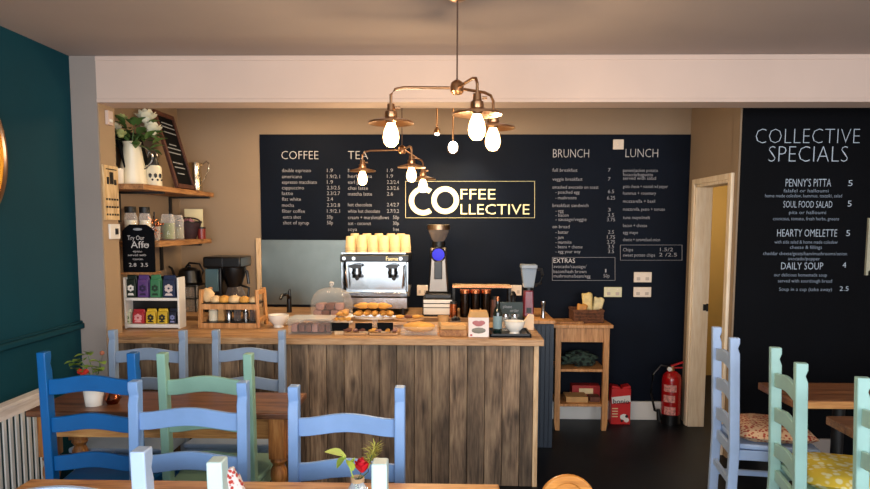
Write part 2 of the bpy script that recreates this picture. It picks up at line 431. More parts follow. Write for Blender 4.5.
# ------------------------------------------------------------------ ladder-back chairs
def wave_rail(w, z, h, y, arch=.02, t=.018):
    m = MB(); n = 18; top = []; bot = []
    for i in range(n+1):
        u = -1+2*i/n
        s_ = arch*(math.cos(u*PI)*.5+.5)
        top.append((u*w/2, z+h/2-.012+s_)); bot.append((u*w/2, z-h/2+s_*.9))
    m.prism(top+bot[::-1], t, Matrix.Translation((0, y, 0)))
    return m
def back_y(z): return -.17-.022*max(0, z-.42)/.6
def make_chair(name, label, mat, loc, rz, seat_mat=None, hh=1.03, cc=.40, group='ladder-back dining chairs'):
    t = thing(name, label, 'chair', loc, rz, group)
    for s in (-1, 1):
        m = MB(); x = s*cc/2
        pts = [(0, -.18), (.42, -.17), (.6, back_y(.6)), (.8, back_y(.8)), (hh-.085, back_y(hh-.085)), (hh-.055, back_y(hh-.055)), (hh-.03, back_y(hh-.03)), (hh, back_y(hh))]
        # side profile in YZ with a small notch near the top
        fr = [(y+.025-(.010 if abs(z-(hh-.055)) < .001 else 0), z) for z, y in pts]; bk = [(y-.025, z) for z, y in pts]
        Mx = Matrix.Translation((x, 0, 0)) @ Matrix.Rotation(PI/2, 4, 'Z')
        m.prism(fr+bk[::-1], .038, Mx)
        m.build('post', mat, t, bevel=.004)
    for z in (hh-.15, hh-.32, hh-.495):
        wave_rail(cc-.03, z, .08, back_y(z)).build('rail', mat, t, bevel=.003)
    m = MB(); hw = cc/2+.03
    m.prism([(-hw+.03, -.145), (hw-.03, -.145), (hw+.01, .245), (-hw-.01, .245)], .028, Matrix.Translation((0, 0, .445)) @ FLAT)
    m.build('seat', seat_mat or mat, t, bevel=.008)
    m = MB()
    m.box((0, .22, .40), (cc-.0, .02, .055)); m.box((0, -.165, .40), (cc-.04, .02, .055))
    for s in (-1, 1): m.box((s*cc/2, 0.025, .40), (.02, .36, .055))
    m.build('seat_frame', mat, t, bevel=.003)
    for s in (-1, 1):
        m = MB(); m.bar((s*cc/2, .22, 0), (s*cc/2, .22, .43), .036); m.build('leg', mat, t, bevel=.004)
    for s in (-1, 1):
        m = MB(); m.bar((s*cc/2, -.175, .17), (s*cc/2, .215, .17), .02, .03); m.build('stretcher', mat, t)
    m = MB(); m.bar((-cc/2, .22, .24), (cc/2, .22, .24), .02, .03); m.build('stretcher', mat, t)
    m = MB(); m.bar((-cc/2, -.178, .24), (cc/2, -.178, .24), .02, .03); m.build('stretcher', mat, t)
    return t
def chair_by_back(xl, xr, ytop, mat, label, away=True, hh=1.03, name='ladder_back_chair'):
    """post-top centres in the photo -> chair whose back faces the camera (away) or seat towards us"""
    Y = (H-hh)*F/(ytop-225+.02)
    for _ in range(4):
        z = atY((xl+xr)/2, ytop, Y).z; Y *= (H-hh)/(H-z)
    a, b = atY(xl, ytop, Y), atY(xr, ytop, Y)
    cc = min(.44, max(.36, b.x-a.x))
    off = -back_y(hh)
    if away: return make_chair(name, label, mat, ((a.x+b.x)/2, Y+off, 0), 0, hh=hh, cc=cc)
    return make_chair(name, label, mat, ((a.x+b.x)/2, Y-off, 0), PI, hh=hh, cc=cc)
c_navy = paint('royal_blue_chair_paint', '005fa4', .4, .07, 9, .03)
c_blue = paint('cornflower_chair_paint', '7fa6da', .42, .06, 9, .03)
c_pale = paint('powder_blue_chair_paint', 'b4cbe8', .42, .06, 9, .03)
c_grey = paint('grey_blue_chair_paint', '8fa5c2', .45, .06, 9, .03)
c_sage = paint('sage_green_chair_paint', '8ab5a3', .45, .06, 9, .03)
c_mint = paint('pale_mint_chair_paint', 'c6dedb', .42, .06, 9, .03)
chair_by_back(43.5, 133, 352, c_navy, 'royal blue ladder-back chair at the left table beside the radiator', hh=1.065)
chair_by_back(162.5, 248.5, 353, c_sage, 'sage green ladder-back chair at the left pine table, seen between blue chairs', hh=1.055)
chair_by_back(135, 243, 381, c_blue, 'cornflower blue ladder-back chair standing in front of the sage green chair', away=False, hh=1.02)
chair_by_back(294, 400, 386, c_blue, 'cornflower blue ladder-back chair behind the rose bottle, in front of counter', away=False, hh=1.02)
chair_by_back(113, 183, 330, c_grey, 'grey-blue ladder-back chair below the coffee bag rack, left end of counter', away=False, hh=1.01)
chair_by_back(216, 282, 330, c_grey, 'grey-blue ladder-back chair against the counter below the white bowl', away=False, hh=1.0)
chair_by_back(-21, 141, 448, c_pale, 'very pale blue ladder-back chair nearest the camera at bottom left corner', hh=1.05)
chair_by_back(217, 380, 460, c_mint, 'very pale mint ladder-back chair in the foreground, its posts flanking the rose bottle', hh=1.05)
def chair_side(p_far, p_near, yf, yn, mat, label, hh=1.03):
    Y = .5*((H-hh)*F/(yf-225)+(H-hh)*F/(yn-225))
    a = atY((p_far+p_near)/2, (yf+yn)/2, Y)
    dx = atY(p_near, yn, Y-.18).x-atY(p_far, yf, Y+.18).x
    ang = math.atan2(-dx, .36)
    # chair faces +X : local +y -> world +x
    rz = -PI/2-ang*.9
    off = Vector((math.cos(rz+PI/2), math.sin(rz+PI/2)))*(-back_y(hh))
    return make_chair('ladder_back_chair', label, mat, (a.x+off.x, Y+off.y, 0), rz, hh=hh, cc=.38)
c_light = paint('light_blue_chair_paint', 'aac4ea', .42, .06, 9, .03)
c_mint2 = paint('mint_chair_paint', 'a2cdc7', .42, .06, 9, .03)
R1 = chair_side(717, 733, 328.5, 335, c_light, 'light blue ladder-back chair seen side-on nearest the doorway, patterned cushion on seat')
R2 = chair_side(776, 799, 349.5, 359, c_mint2, 'mint green ladder-back chair seen side-on with yellow cushion, right of the light blue chair')
R3 = chair_side(863, 905, 379, 398, c_mint2, 'mint green ladder-back chair cut by the right edge of the photo', hh=1.02)
# cushions
def cushion(label, mat, chair, sx=.43, sy=.41, h=.08):
    m = MB(); n = 14; g = {}
    for side in (1, -1):
        for i in range(n+1):
            for j in range(n+1):
                u, v = -1+2*i/n, -1+2*j/n
                edge = i in (0, n) or j in (0, n)
                if edge and side == -1: continue
                k = ((1-u**4)*(1-v**4))**.5
                g[side, i, j] = m.bm.verts.new((u*sx/2*(1-.06*v*v), v*sy/2*(1-.06*u*u), side*k*h/2+.006*noise.noise(Vector((u*3, v*3, sx*9)))))
    for side in (1, -1):
        G = lambda i, j: g[side, i, j] if (side, i, j) in g else g[1, i, j]
        for i in range(n):
            for j in range(n): m.bm.faces.new((G(i, j), G(i+1, j), G(i+1, j+1), G(i, j+1)))
    o = m.build('seat_cushion', mat, smooth=70)
    p = chair.location; d = Vector((-math.sin(chair.rotation_euler.z), math.cos(chair.rotation_euler.z), 0))
    tag(o, label, 'cushion', None, p+d*.055+Vector((0, 0, .459+h/2)), chair.rotation_euler.z)
    return o
cushion('red and cream patterned seat cushion on the light blue chair by the doorway', checker('red_pattern_fabric', 'a8402e', 'dcb994', 60), R1)
cushion('yellow floral seat cushion on the mint green side-on chair', checker('yellow_pattern_fabric', 'e3dfae', 'd9bd3c', 30), R2, h=.075)

# ------------------------------------------------------------------ tables
def turned_leg(hh, w=.075):
    m = MB()
    m.box((0, 0, hh-.10), (w, w, .20))
    r = w/2
    prof = [(r*.9, hh-.2), (r*1.05, hh-.215), (r*.7, hh-.235), (r*1.0, hh-.26), (r*1.05, hh-.29), (r*.75, hh-.33), (r*.62, hh-.36), (r*.95, hh-.40), (r*.9, hh-.5), (r*.6, .13), (r*.9, .11), (r*.95, .08), (r*.6, .0)]
    m.lathe((0, 0, 0), prof, 20)
    return m
def pine_table(label, x0, x1, y0, y1, top_mat, z=.755, apr_mat=None, legs=True, rz=0):
    t = thing('pine_table', label, 'table', ((x0+x1)/2, (y0+y1)/2, 0), rz)
    w, d = x1-x0, y1-y0; am = apr_mat or pine
    MB().box((0, 0, z-.015), (w, d, .03)).build('tabletop', top_mat, t, bevel=.006)
    ins = .07
    m = MB()
    for s in (-1, 1):
        m.box((0, s*(d/2-ins), z-.085), (w-2*ins, .022, .11)); m.box((s*(w/2-ins), 0, z-.085), (.022, d-2*ins, .11))
    m.build('apron', am, t, bevel=.002)
    for sx in (-1, 1):
        for sy in (-1, 1):
            o = turned_leg(z-.03).build('leg', pine_z, t, bevel=.002); o.location = (sx*(w/2-ins), sy*(d/2-ins), 0)
    return t
# left table
zt_ = .755
p0 = atZ(26, 416, zt_); p1 = atZ(306, 395, zt_)
yF, yB_ = max(3.03, atZ(165, 415, zt_).y), atZ(250, 392, zt_).y
tx0, tx1 = atZ(25, 418, zt_).x-.07, atZ(304, 396, zt_).x
pine_table('dark waxed pine table with turned legs by the radiator, behind the royal blue chair', tx0, tx1, yF, yB_, dark_pine, zt_)
# near table
ty = atZ(300, 481.5, .75).y
pine_table('pine dining table in the foreground carrying the rose bottle', atZ(22, 484, .75).x, atZ(499, 484, .75).x, 1.72, ty, pine, .75)
# right tables
def plank_table(label, x0, x1, y0, y1, mat, z=.75):
    t = thing('pedestal_table', label, 'table', ((x0+x1)/2, (y0+y1)/2, 0)); w, d = x1-x0, y1-y0
    MB().box((0, 0, z-.02), (w, d, .04)).build('tabletop', mat, t, bevel=.006)
    MB().box((0, -d/2-.002, z-.02), (w-.004, .006, .036)).build('front_edge', pine, t)
    for s_ in (-.3, .3):
        MB().lathe((w*s_, 0, 0), [(0, 0), (.17, 0), (.175, .012), (.05, .03), (.03, .05), (.03, z-.08), (.1, z-.045), (0, z-.041)], 28).build('pedestal', iron, t)
    return t
ya_, yb_ = atZ(820, 401, .75).y, atZ(800, 382.5, .75).y
edge_wood = wood('brown_plank_top', '5e3a25', '85583a', 'a5754e', 'X', .35)
plank_table('brown plank table against the black specials wall, beyond the side-on chairs', atZ(777, 392, .75).x, 3.4, ya_, yb_, edge_wood)
yb2 = atZ(850, 416, .75).y
plank_table('brown plank table at right edge, nearer than the one along the wall', atZ(834, 420, .75).x, 3.2, yb2-.45, yb2, edge_wood)

# round-backed wooden chair bottom right of centre
p = atY(568, 474.5, 2.1)
t = thing('round_back_chair', 'small honey wooden chair with rounded top rail at bottom centre right edge of frame', 'chair', (p.x, 2.1+.2, 0))
hz = p.z
oak = wood('honey_bentwood', 'a9682a', 'd08a3e', 'e0a050', 'X', .35, knots=False)
m = MB(); pts = []
for i in range(17):
    a = PI*i/16
    pts.append((-.088*math.cos(a), hz-.085+.085*math.sin(a)))
inner = [(x*.72, z-.028) for x, z in pts]
m.prism(pts+inner[::-1], .02, Matrix.Translation((0, -.2, 0)))
m.build('back_rail', oak, t, bevel=.005)
m = MB(); m.prism([(x*.95, z-.005) for x, z in pts]+[(.07, hz-.2), (-.07, hz-.2)], .01, Matrix.Translation((0, -.195, 0))); m.build('backrest', oak, t, bevel=.003)
for s in (-1, 1):
    MB().cyl((s*.12, -.19, 0), (s*.078, -.2, hz-.09), .012).build('back_post', oak, t)
    MB().cyl((s*.16, .17, 0), (s*.14, .14, .44), .014).build('leg', oak, t)
m = MB(); m.lathe((0, 0, .44), [(0, 0), (.19, 0), (.205, .012), (.2, .025), (0, .028)], 32); m.build('seat', oak, t)

# ------------------------------------------------------------------ counter
ct = thing('service_counter', 'long coffee counter clad in vertical weathered boards with pale oak worktop', 'counter', (0, 4.09, 0))
xr = atY(538, 400, 4.1).x
CZ = .93
m = MB(); n = 0
x = math.ceil(XP/.108)*.108-.108+.108; k = 0
m.box(((XP+.002+x)/2, .022, (CZ-.045)/2), (x-XP-.005, .02, CZ-.045))
while x < xr-.03:
    w = min(.108, xr-.03-x); off = random.uniform(-.003, .003)
    m.box((x+w/2, .022+off, (CZ-.045)/2), (w-.0025, .02, CZ-.045)); x += .108
o = m.build('board_cladding', weathered, ct, bevel=.003)
m = MB(); m.box((xr-.015, .02, (CZ-.045)/2), (.03, .03, CZ-.045)); m.build('corner_trim', pale_wood, ct, bevel=.002)
m = MB(); m.box(((XP+xr)/2-.01, .36, (CZ-.045)/2), (xr-XP-.04, .64, CZ-.047)); m.build('cabinet', navy, ct)
wx = atY(544, 342, 4.07).x
m = MB(); P = [(XP+.002, -.03), (wx, -.03), (wx, .68), (XL+.002, .68), (XL+.002, .145), (XP+.002, .145)]
m.prism(P, .042, Matrix.Translation((0, 0, CZ-.021)) @ FLAT)
m.build('worktop', worktop_m, ct, bevel=.004)
# back counter
bt = thing('back_counter', 'navy back counter under the espresso machine and grinder', 'counter', (0, 5.3, 0))
MB().box(((XL+.35)/2, 0, .445), (.33-XL, .58, .89)).build('cabinet', navy, bt)
MB().box(((XL+.37)/2, -.01, .911), (.35-XL+.0, .60, .038)).build('worktop', worktop_m, bt, bevel=.003)
# end unit
et = thing('end_cabinet', 'navy ribbed end cabinet with small wooden top right of the counter', 'cabinet', (0, 0, 0))
ex0, ex1 = atY(531, 380, 4.85).x, atY(553, 380, 4.85).x
ztop = atY(541, 320, 4.85).z
m = MB(); m.box(((ex0+ex1)/2, 5.2, (ztop-.03)/2), (ex1-ex0, .7, ztop-.03))
for i in range(5):
    m.box((ex0+(i+.5)*(ex1-ex0)/5, 4.846, (ztop-.03)/2), ((ex1-ex0)/5-.008, .012, ztop-.05))
m.build('cabinet', paint('slate_blue_cabinet_paint', '1c2a3a', .5, .1, 5, .03), et)
o = MB().box(((ex0+ex1)/2-.01, 5.19, ztop-.012), (ex1-ex0+.03, .74, .025)).build('wooden_top', cart_wood, et, bevel=.003)

# ------------------------------------------------------------------ menu boards
YT = YB-.0105
def menu(label, heading, items, prices, frame=None, extra=None, Y=YT, faint=None, group='chalk menu columns'):
    t = thing('chalk_menu', label, 'menu', (0, 0, 0))
    m = MB(); text_bm(m.bm, heading[0], heading[1], heading[2], Y, heading[3], heading[4], -.02); o = recenter(m.build('heading', chalk))
    c = o.location.copy(); t.location = c; o.location = (0, 0, 0); o.parent = t
    def sub(name, mb, mat):
        o = recenter(mb.build(name, mat)); o.parent = t; o.location = o.location-c
    for s_, x, y, w, h in items:
        m = MB(); text_bm(m.bm, s_, x, y, Y, w, h, -.006); sub('menu_line', m, chalk_small)
    for s_, x, y, w, h in prices:
        m = MB(); text_bm(m.bm, s_, x, y, Y, w, h, -.006); sub('price', m, chalk_small)
    if frame:
        m = MB(); frame_bm(m, *frame, Y, .008); sub('chalk_frame', m, chalk_small)
    if extra:
        m = MB(); text_bm(m.bm, *extra); sub('box_heading', m, chalk)
    return t
h = 3.6
cof = [('double espresso', 170.3, 29), ('americano', 176.4, 20), ('espresso macchiato', 182, 35), ('cappuccino', 187.6, 22), ('latte', 193.2, 11), ('flat white', 199, 19), ('mocha', 205, 12), ('filter coffee', 211, 23), ('extra shot', 216.9, 18), ('shot of syrup', 222.6, 26)]
pr = ['1.9', '1.9/2.1', '1.9', '2.3/2.5', '2.3/2.7', '2.4', '2.3/2.8', '1.9/2.1', '50p', '50p']
menu('white chalk coffee menu column headed COFFEE, leftmost on the navy wall', ('COFFEE', 281.5, 159.3, 37, 8.6),
     [(s, 282+(0 if y < 215 else 1), y+1.8, w, h) for s, y, w in cof], [(p, 327, c[1]+1.8, 13 if len(p) > 4 else 6, h) for p, c in zip(pr, cof)])
tea = [('breakfast tea', 170.3, 27), ('herbal tea', 176, 24), ('earl grey', 182, 17), ('chai latte', 188, 20), ('matcha latte', 193.8, 24), ('hot chocolate', 204.6, 24), ('white hot chocolate', 211, 32), ('cream + marshmallows', 217.3, 41), ('oat - coconut', 223.2, 23), ('soya', 229.2, 9)]
pr = ['1.9', '1.9', '2.2/2.4', '2.3/2.6', '2.6', '2.4/2.7', '2.7/3.2', '50p', '30p', 'free']
menu('white chalk tea and hot chocolate menu column headed TEA', ('TEA', 348, 159.3, 20, 8.6), [(s, 348, y+1.8, w, h) for s, y, w in tea],
     [(p, 387 if len(p) > 3 and p != 'free' else (387 if '.' in p else 393), c[1]+1.8, 12 if len(p) > 4 else 6, h) for p, c in zip(pr, tea)])
br = [('full breakfast', 170, 25, 0), ('veggie breakfast', 179, 30, 0), ('smashed avocado on toast', 187, 46, 0), ('- poached egg', 192, 24, 3), ('- mushrooms', 197.6, 21, 3), ('breakfast sandwich', 205.3, 36, 0), ('- egg', 210.6, 8, 3), ('- bacon', 215, 13, 3), ('- sausage/veggie', 219.2, 31, 3), ('on bread', 226.5, 17, 0), ('- butter', 232, 13, 3), ('- jam', 237.2, 8, 3), ('- marmite', 242, 16, 3), ('- beans + cheese', 246.6, 27, 3), ('- egg your way', 251.4, 25, 3),
      ('avocado/sausage/', 266.3, 33, 1), ('bacon/hash brown', 271.3, 33, 1), ('mushrooms/beans/egg', 275.8, 37, 1)]
bp = [('7', 170), ('7', 179), ('6.5', 191.5), ('6.25', 197.8), ('3', 209.8), ('3.5', 215), ('3.75', 219.6), ('2.5', 232), ('1.75', 237.2), ('2.75', 242), ('3.5', 246.6), ('3.5', 251.4), ('1', 270.8), ('50p', 275.8)]
menu('white chalk menu column headed BRUNCH with boxed EXTRAS list beneath', ('BRUNCH', 553, 157.6, 36, 8.8), [(s, 552.5+dx, y+1.7, w, 3.4) for s, y, w, dx in br],
     [(p, 608 if len(p) < 4 else 607, y+1.7, {1: 2.5, 3: 6, 4: 8}[len(p)], 3.6) for p, y in bp[:12]]+[('1', 605, 272.5, 1.4, 3.6), ('50p', 603.5, 277.5, 6, 3.6)],
     (552.3, 257.4, 615, 280.4), ('EXTRAS', 553.5, 262.8, YT, 21.5, 4.6, -.005))
lu = [('panini/jacket potato', 170.2, 35), ('focaccia/baguette', 174.4, 30), ('served with salad', 178, 33), ('goats cheese + roasted red pepper', 186.2, 45), ('hummus + rosemary', 193, 33), ('mozzarella + basil', 201, 32), ('mozzarella, pesto + tomato', 209, 42), ('tuna mayo/melt', 217.3, 27), ('bacon + cheese', 225.3, 24), ('egg mayo', 232.3, 15), ('cheese + caramelised onion', 239.4, 37), ('Chips', 249.6, 10), ('sweet potato chips', 254.8, 32)]
menu('white chalk menu column headed LUNCH with boxed chips prices', ('LUNCH', 625.5, 157.3, 32.5, 8.8), [(s, 623+(0 if y < 240 else 0), y+1.7, w, 3.3) for s, y, w in lu],
     [('1.5/2', 660, 251.2, 13, 3.6), ('2 /2.5', 659, 256.4, 18, 3.6)], (620.3, 245, 682, 260.2))
# round-lettered logo sign
lg = thing('wall_logo', 'cream COFFEE COLLECTIVE lettered logo inside a thin rectangle on the navy wall', 'sign', (0, 0, 0))
def ring(px, py, ro, ri, a0=0, a1=2*PI):
    m = MB(); c = atY(px, py, YT); k = (atY(px+50, py, YT).x-atY(px-50, py, YT).x)/100; n = 48
    A = [(c.x+ro*k*math.cos(a0+(a1-a0)*i/n), c.z+ro*k*math.sin(a0+(a1-a0)*i/n)) for i in range(n+1)]
    B = [(c.x+ri*k*math.cos(a0+(a1-a0)*i/n), c.z+ri*k*math.sin(a0+(a1-a0)*i/n)) for i in range(n+1)]
    va = [m.bm.verts.new((x, YT-.002, z)) for x, z in A]; vb = [m.bm.verts.new((x, YT-.002, z)) for x, z in B]
    for i in range(n): m.bm.faces.new((va[i], va[i+1], vb[i+1], vb[i]))
    return m
def lsub(name, mb, mat):
    o = recenter(mb.build(name, mat)); o.parent = lg; o.location = o.location-lgc; return o
lgc = atY(470, 200, YT); lg.location = lgc
lsub('letter_c', ring(423.2, 200.9, 14.4, 9.2, math.radians(52), math.radians(308)), cream_letters)
lsub('letter_o', ring(445.2, 200.2, 13.8, 8.6), cream_letters)
m = MB(); text_bm(m.bm, 'FFEE', 460.5, 199.3, YT, 35, 10.6, -.004); lsub('upper_lettering', m, cream_letters)
m = MB(); text_bm(m.bm, 'LLECTIVE', 460.5, 214.3, YT, 69, 10.4, -.004); lsub('lower_lettering', m, cream_letters)
m = MB(); frame_bm(m, 405.6, 181.3, 534.6, 217.8, YT, .011); lsub('frame_line', m, cream_letters)
# specials
YS2 = YS-.0105
sp = thing('specials_menu', 'white chalk lettering COLLECTIVE SPECIALS with four dishes on the black wall', 'menu', (0, 0, 0))
spc = atY(800, 200, YS2); sp.location = spc
def ssub(name, mb, mat):
    o = recenter(mb.build(name, mat)); o.parent = sp; o.location = o.location-spc
spec_chalk = glow('blue_white_chalk_glow', 'b4c2d2', .07)  # specials chalk gets the same slight emission
spec_dim = glow('faint_blue_chalk_glow', '8391a3', .03)
m = MB(); text_bm(m.bm, 'COLLECTIVE', 755.5, 143.6, YS2, 104, 15.6, -.028); text_bm(m.bm, 'SPECIALS', 768.5, 162, YS2, 79, 16.6, -.026); ssub('heading', m, spec_chalk)
m = MB()
for s_, x, y, w, hh_ in (("PENNY'S PITTA", 785.5, 186.6, 45.5, 8.0), ('SOUL FOOD SALAD', 783.2, 207.6, 49, 6.8), ('HEARTY OMELETTE', 777, 236.6, 60, 7.6), ('DAILY SOUP', 781, 269.4, 42, 7.2)): text_bm(m.bm, s_, x, y, YS2, w, hh_, -.012)
ssub('dish_names', m, spec_chalk)
for s_, x, y, w in (('falafel or halloumi', 783.5, 192.3, 45), ('home made coleslaw, hummus, tzatziki, salad', 765, 197.3, 77), ('pita or halloumi', 789, 214, 37), ('couscous, tomato, fresh herbs, greens', 773, 220.2, 66), ('with side salad & home made coleslaw', 774.5, 243.5, 63), ('cheese & fillings', 790, 248.8, 32), ('cheddar cheese/goats/ham/mushrooms/onion', 763, 255, 84), ('avocado/pepper', 788, 260.2, 32), ('our delicious homemade soup', 774, 276.4, 53), ('served with sourdough bread', 778, 282.4, 54), ('Soup in a cup (take away)', 779, 290.8, 53)):
    m = MB(); text_bm(m.bm, s_, x, y, YS2, w, 3.4, -.004); ssub('dish_detail', m, spec_dim)
m = MB()
for s_, x, y, w in (('5', 848, 186, 4.5), ('5', 847.5, 206.5, 4), ('5', 846, 236, 4), ('4', 842.5, 268, 3.5), ('2.5', 839.5, 290.8, 9)): text_bm(m.bm, s_, x, y, YS2, w, 6 if len(s_) == 1 else 4.6, -.01)
ssub('prices', m, spec_chalk)
# pale frame at the right edge
a_, b_ = atY(866.5, 218, YS), atY(865.5, 275, YS)
t = thing('picture_frame', 'pale framed picture cut by the right edge beside the specials lettering', 'picture', (a_.x+.18, YS-.02, (a_.z+b_.z)/2))
hgt = a_.z-b_.z; m = MB()
for s in (-1, 1): m.box((s*.165, 0, 0), (.03, .02, hgt)); m.box((0, 0, s*(hgt/2-.015)), (.33, .02, .03))
m.build('frame', paint('pale_green_frame', 'b4b39c', .6), t); MB().box((0, .004, 0), (.3, .006, hgt-.05)).build('print', paint('cream_print', 'cfc7b0', .8, .2, 6), t)

# ------------------------------------------------------------------ wall plates
plate_m = paint('cream_plastic', 'e6d3bd', .4, .03, 5, 0)
def plate(name, label, x0, y0, x1, y1, mat=plate_m, group=None, Y=None, sock=0):
    Y = Y or YB-.012
    a, b = atY(x0, y0, Y), atY(x1, y1, Y); w, hh_ = b.x-a.x, a.z-b.z
    t = thing(name, label, 'socket' if sock else 'switch', ((a.x+b.x)/2, Y-.004, (a.z+b.z)/2), 0, group)
    MB().box((0, 0, 0), (w, .01, hh_)).build('plate', mat, t, bevel=.003)
    if sock:
        for s in (-1, 1):
            MB().box((s*w*.25, -.006, -.012), (w*.2, .004, hh_*.3)).build('socket_face', paint('warm_grey_plastic', 'b9a795', .4, .03, 5, 0), t)
            MB().box((s*w*.25, -.008, hh_*.28), (w*.09, .006, hh_*.14)).build('rocker', plate_m, t)
    else:
        MB().box((0, -.007, 0), (w*.22, .008, hh_*.3)).build('rocker', plate_m, t, bevel=.002)
    return t
plate('wall_switch', 'square cream switch plate between the BRUNCH and LUNCH headings', 613, 139.5, 623.5, 149.5)
plate('wall_socket', 'cream double socket plate below the LUNCH box, upper of the pair', 633.8, 272, 651.3, 282.3, sock=1)
plate('wall_socket', 'cream double socket plate directly below the upper plate under LUNCH', 633.5, 287, 650.8, 297, sock=1)
plate('wall_socket', 'yellowish cream double socket plate below the EXTRAS box above the bread basket', 604, 287, 621.5, 297, paint('old_ivory_plastic', 'd8cfa6', .4, .03, 5, 0), sock=1)
plate('wall_socket', 'cream socket plate on the navy wall between espresso machine and grinder', 417, 285, 428, 295.5, sock=1)
plate('wall_socket', 'cream socket plate on the navy wall beside the blender jug', 508, 285, 521.5, 295.5, sock=1)
# things on the pillar's inner face (X = XP)
def onX(px, py): return atX(px, py, XP)
def reveal_board(name, label, cat, px0, px1, py0, py1, mat, th=.012):
    yc0, yc1 = onX(px0, (py0+py1)/2).y, onX(px1, (py0+py1)/2).y
    yc0 = max(yc0, Y1+.005); yc1 = min(max(yc1, yc0+.05), Y2-.003)
    zc0 = onX((px0+px1)/2, py0).z; zc1 = onX((px0+px1)/2, py1).z
    t = thing(name, label, cat, (XP+.003+th/2, (yc0+yc1)/2, (zc0+zc1)/2))
    MB().box((0, 0, 0), (th, yc1-yc0, zc0-zc1)).build('plate' if cat != 'calendar' else 'backing', mat, t, bevel=.002)
    return t, yc1-yc0, zc0-zc1
t, w, hh_ = reveal_board('wall_calendar', 'tall narrow wooden perpetual calendar with black marks hanging on pillar side', 'calendar', 102, 118.5, 166, 220, wood('calendar_ply', 'b58d5c', 'dcbd8c', 'ecd5aa', 'Z', .6, knots=False))
m = MB(); m.box((.008, 0, hh_*.27), (.004, w*.22, hh_*.22)); m.box((.008, w*.25, hh_*.2), (.004, w*.12, hh_*.1)); m.box((.008, -w*.25, hh_*.22), (.004, w*.12, hh_*.13)); m.box((.008, 0, hh_*.43), (.004, w*.7, .006)); m.build('clock_motif', black, t)
m = MB()
for r in range(3):
    for c in range(5): m.box((.008, (c-2)*w*.18, -hh_*.12-r*hh_*.14), (.004, w*.08, hh_*.035))
m.build('date_marks', black, t)
t, w, hh_ = reveal_board('light_switch', 'white light switch on the pillar side below the wooden calendar', 'switch', 108, 118, 224, 239, white)
MB().box((.009, w*.1, 0), (.008, w*.22, hh_*.4)).build('rocker', black, t)
t, w, hh_ = reveal_board('thermostat', 'small white wall box high on the pillar side above the calendar', 'thermostat', 104.5, 109.5, 111, 125, cream, .02)
MB().box((.012, 0, -hh_*.2), (.006, w*.5, hh_*.2)).build('button', white, t)

# ------------------------------------------------------------------ radiator
rx = XL+.11
ry1 = atX(48, 388, rx).y; rz = atX(48, 388, rx).z
r = thing('radiator_cover', 'white slatted radiator cover with pale wooden top along the teal wall', 'radiator', (rx, (1.6+ry1)/2, 0))
L_ = ry1-1.6
MB().box((-.02, 0, rz-.009), (.06, L_, .018)).build('top_board', wood('radiator_top_wood', 'd4c8bf', 'e9e0da', 'f2ece8', 'Y', .45, knots=False), r, bevel=.003)
MB().box((-.004, 0, rz-.043), (.018, L_, .05)).build('top_rail', wood('radiator_top_wood', '', '', '', 'Y'), r)
m = MB(); n = int(L_/.047)
for i in range(n): m.box((-.008, -L_/2+.02+i*(L_-.04)/(n-1), rz/2-.03), (.008, .022, rz-.08))
m.build('slat_panel', white, r)
MB().box((-.008, 0, .04), (.02, L_, .08)).build('bottom_rail', white, r)
MB().box((-.085, 0, rz/2), (.04, L_-.1, rz-.15)).build('radiator_panel', paint('teal_radiator', '2f5f6a', .5), r)

# round brass mirror
p = atX(7, 157, XL+.02)
t = thing('wall_mirror', 'round brass dish mirror on the teal wall, cut by the left photo edge', 'mirror', (XL+.0, p.y-.40, p.z))
RM = Matrix.Rotation(PI/2, 4, 'Y')
MB().lathe((0, 0, 0), [(.40, 0), (.405, .012), (.395, .028), (.38, .03), (.375, .018), (.37, .0)], 56, RM).build('frame', brass, t)
MB().lathe((0, 0, 0), [(0, .004), (.2, .008), (.375, .02)], 56, RM).build('dish', metal('bright_brass', 'd9a441', .35), t)

# ------------------------------------------------------------------ alcove shelves
SXF = atY(213, 194, 5.48).x
ZU = atY(213, 192.8, 5.48).z; ZL = atY(205, 238.5, 5.45).z
def shelf(label, z, yb0, yb1, wmat, brys):
    t = thing('wall_shelf', label, 'shelf', (XL, (yb0+yb1)/2, z))
    w = SXF-XL
    MB().box((w/2, 0, -.0175), (w, yb1-yb0, .035)).build('board', wmat, t, bevel=.003)
    for by in brys:
        m = MB(); y = by-(yb0+yb1)/2
        m.box((w/2, y, -.042), (w-.01, .035, .014)); m.box((.008, y, -.14), (.014, .035, .2))
        m.build('bracket', iron, t)
    return t
shelf('upper reclaimed wood wall shelf on black brackets holding the flower jug', ZU, Y2+.003, 5.5, shelf_wood, (4.55, 5.40))
shelf('lower reclaimed wood wall shelf on black brackets holding jars and basket', ZL, 4.44, 5.42, shelf_wood, (5.2,))
def on_shelf(px, zs, X): return atX(px, 200, X).y
SX = -2.085
def handle_pts(r, z0, z1, out, ang=0, n=10, skew=0):
    P = []
    for i in range(n+1):
        a = PI*i/n
        rr = r+out*math.sin(a)**.8 if 0 < i < n else r
        P.append((rr*math.cos(ang), rr*math.sin(ang), z1+(z0-z1)*(i/n)))
    return P
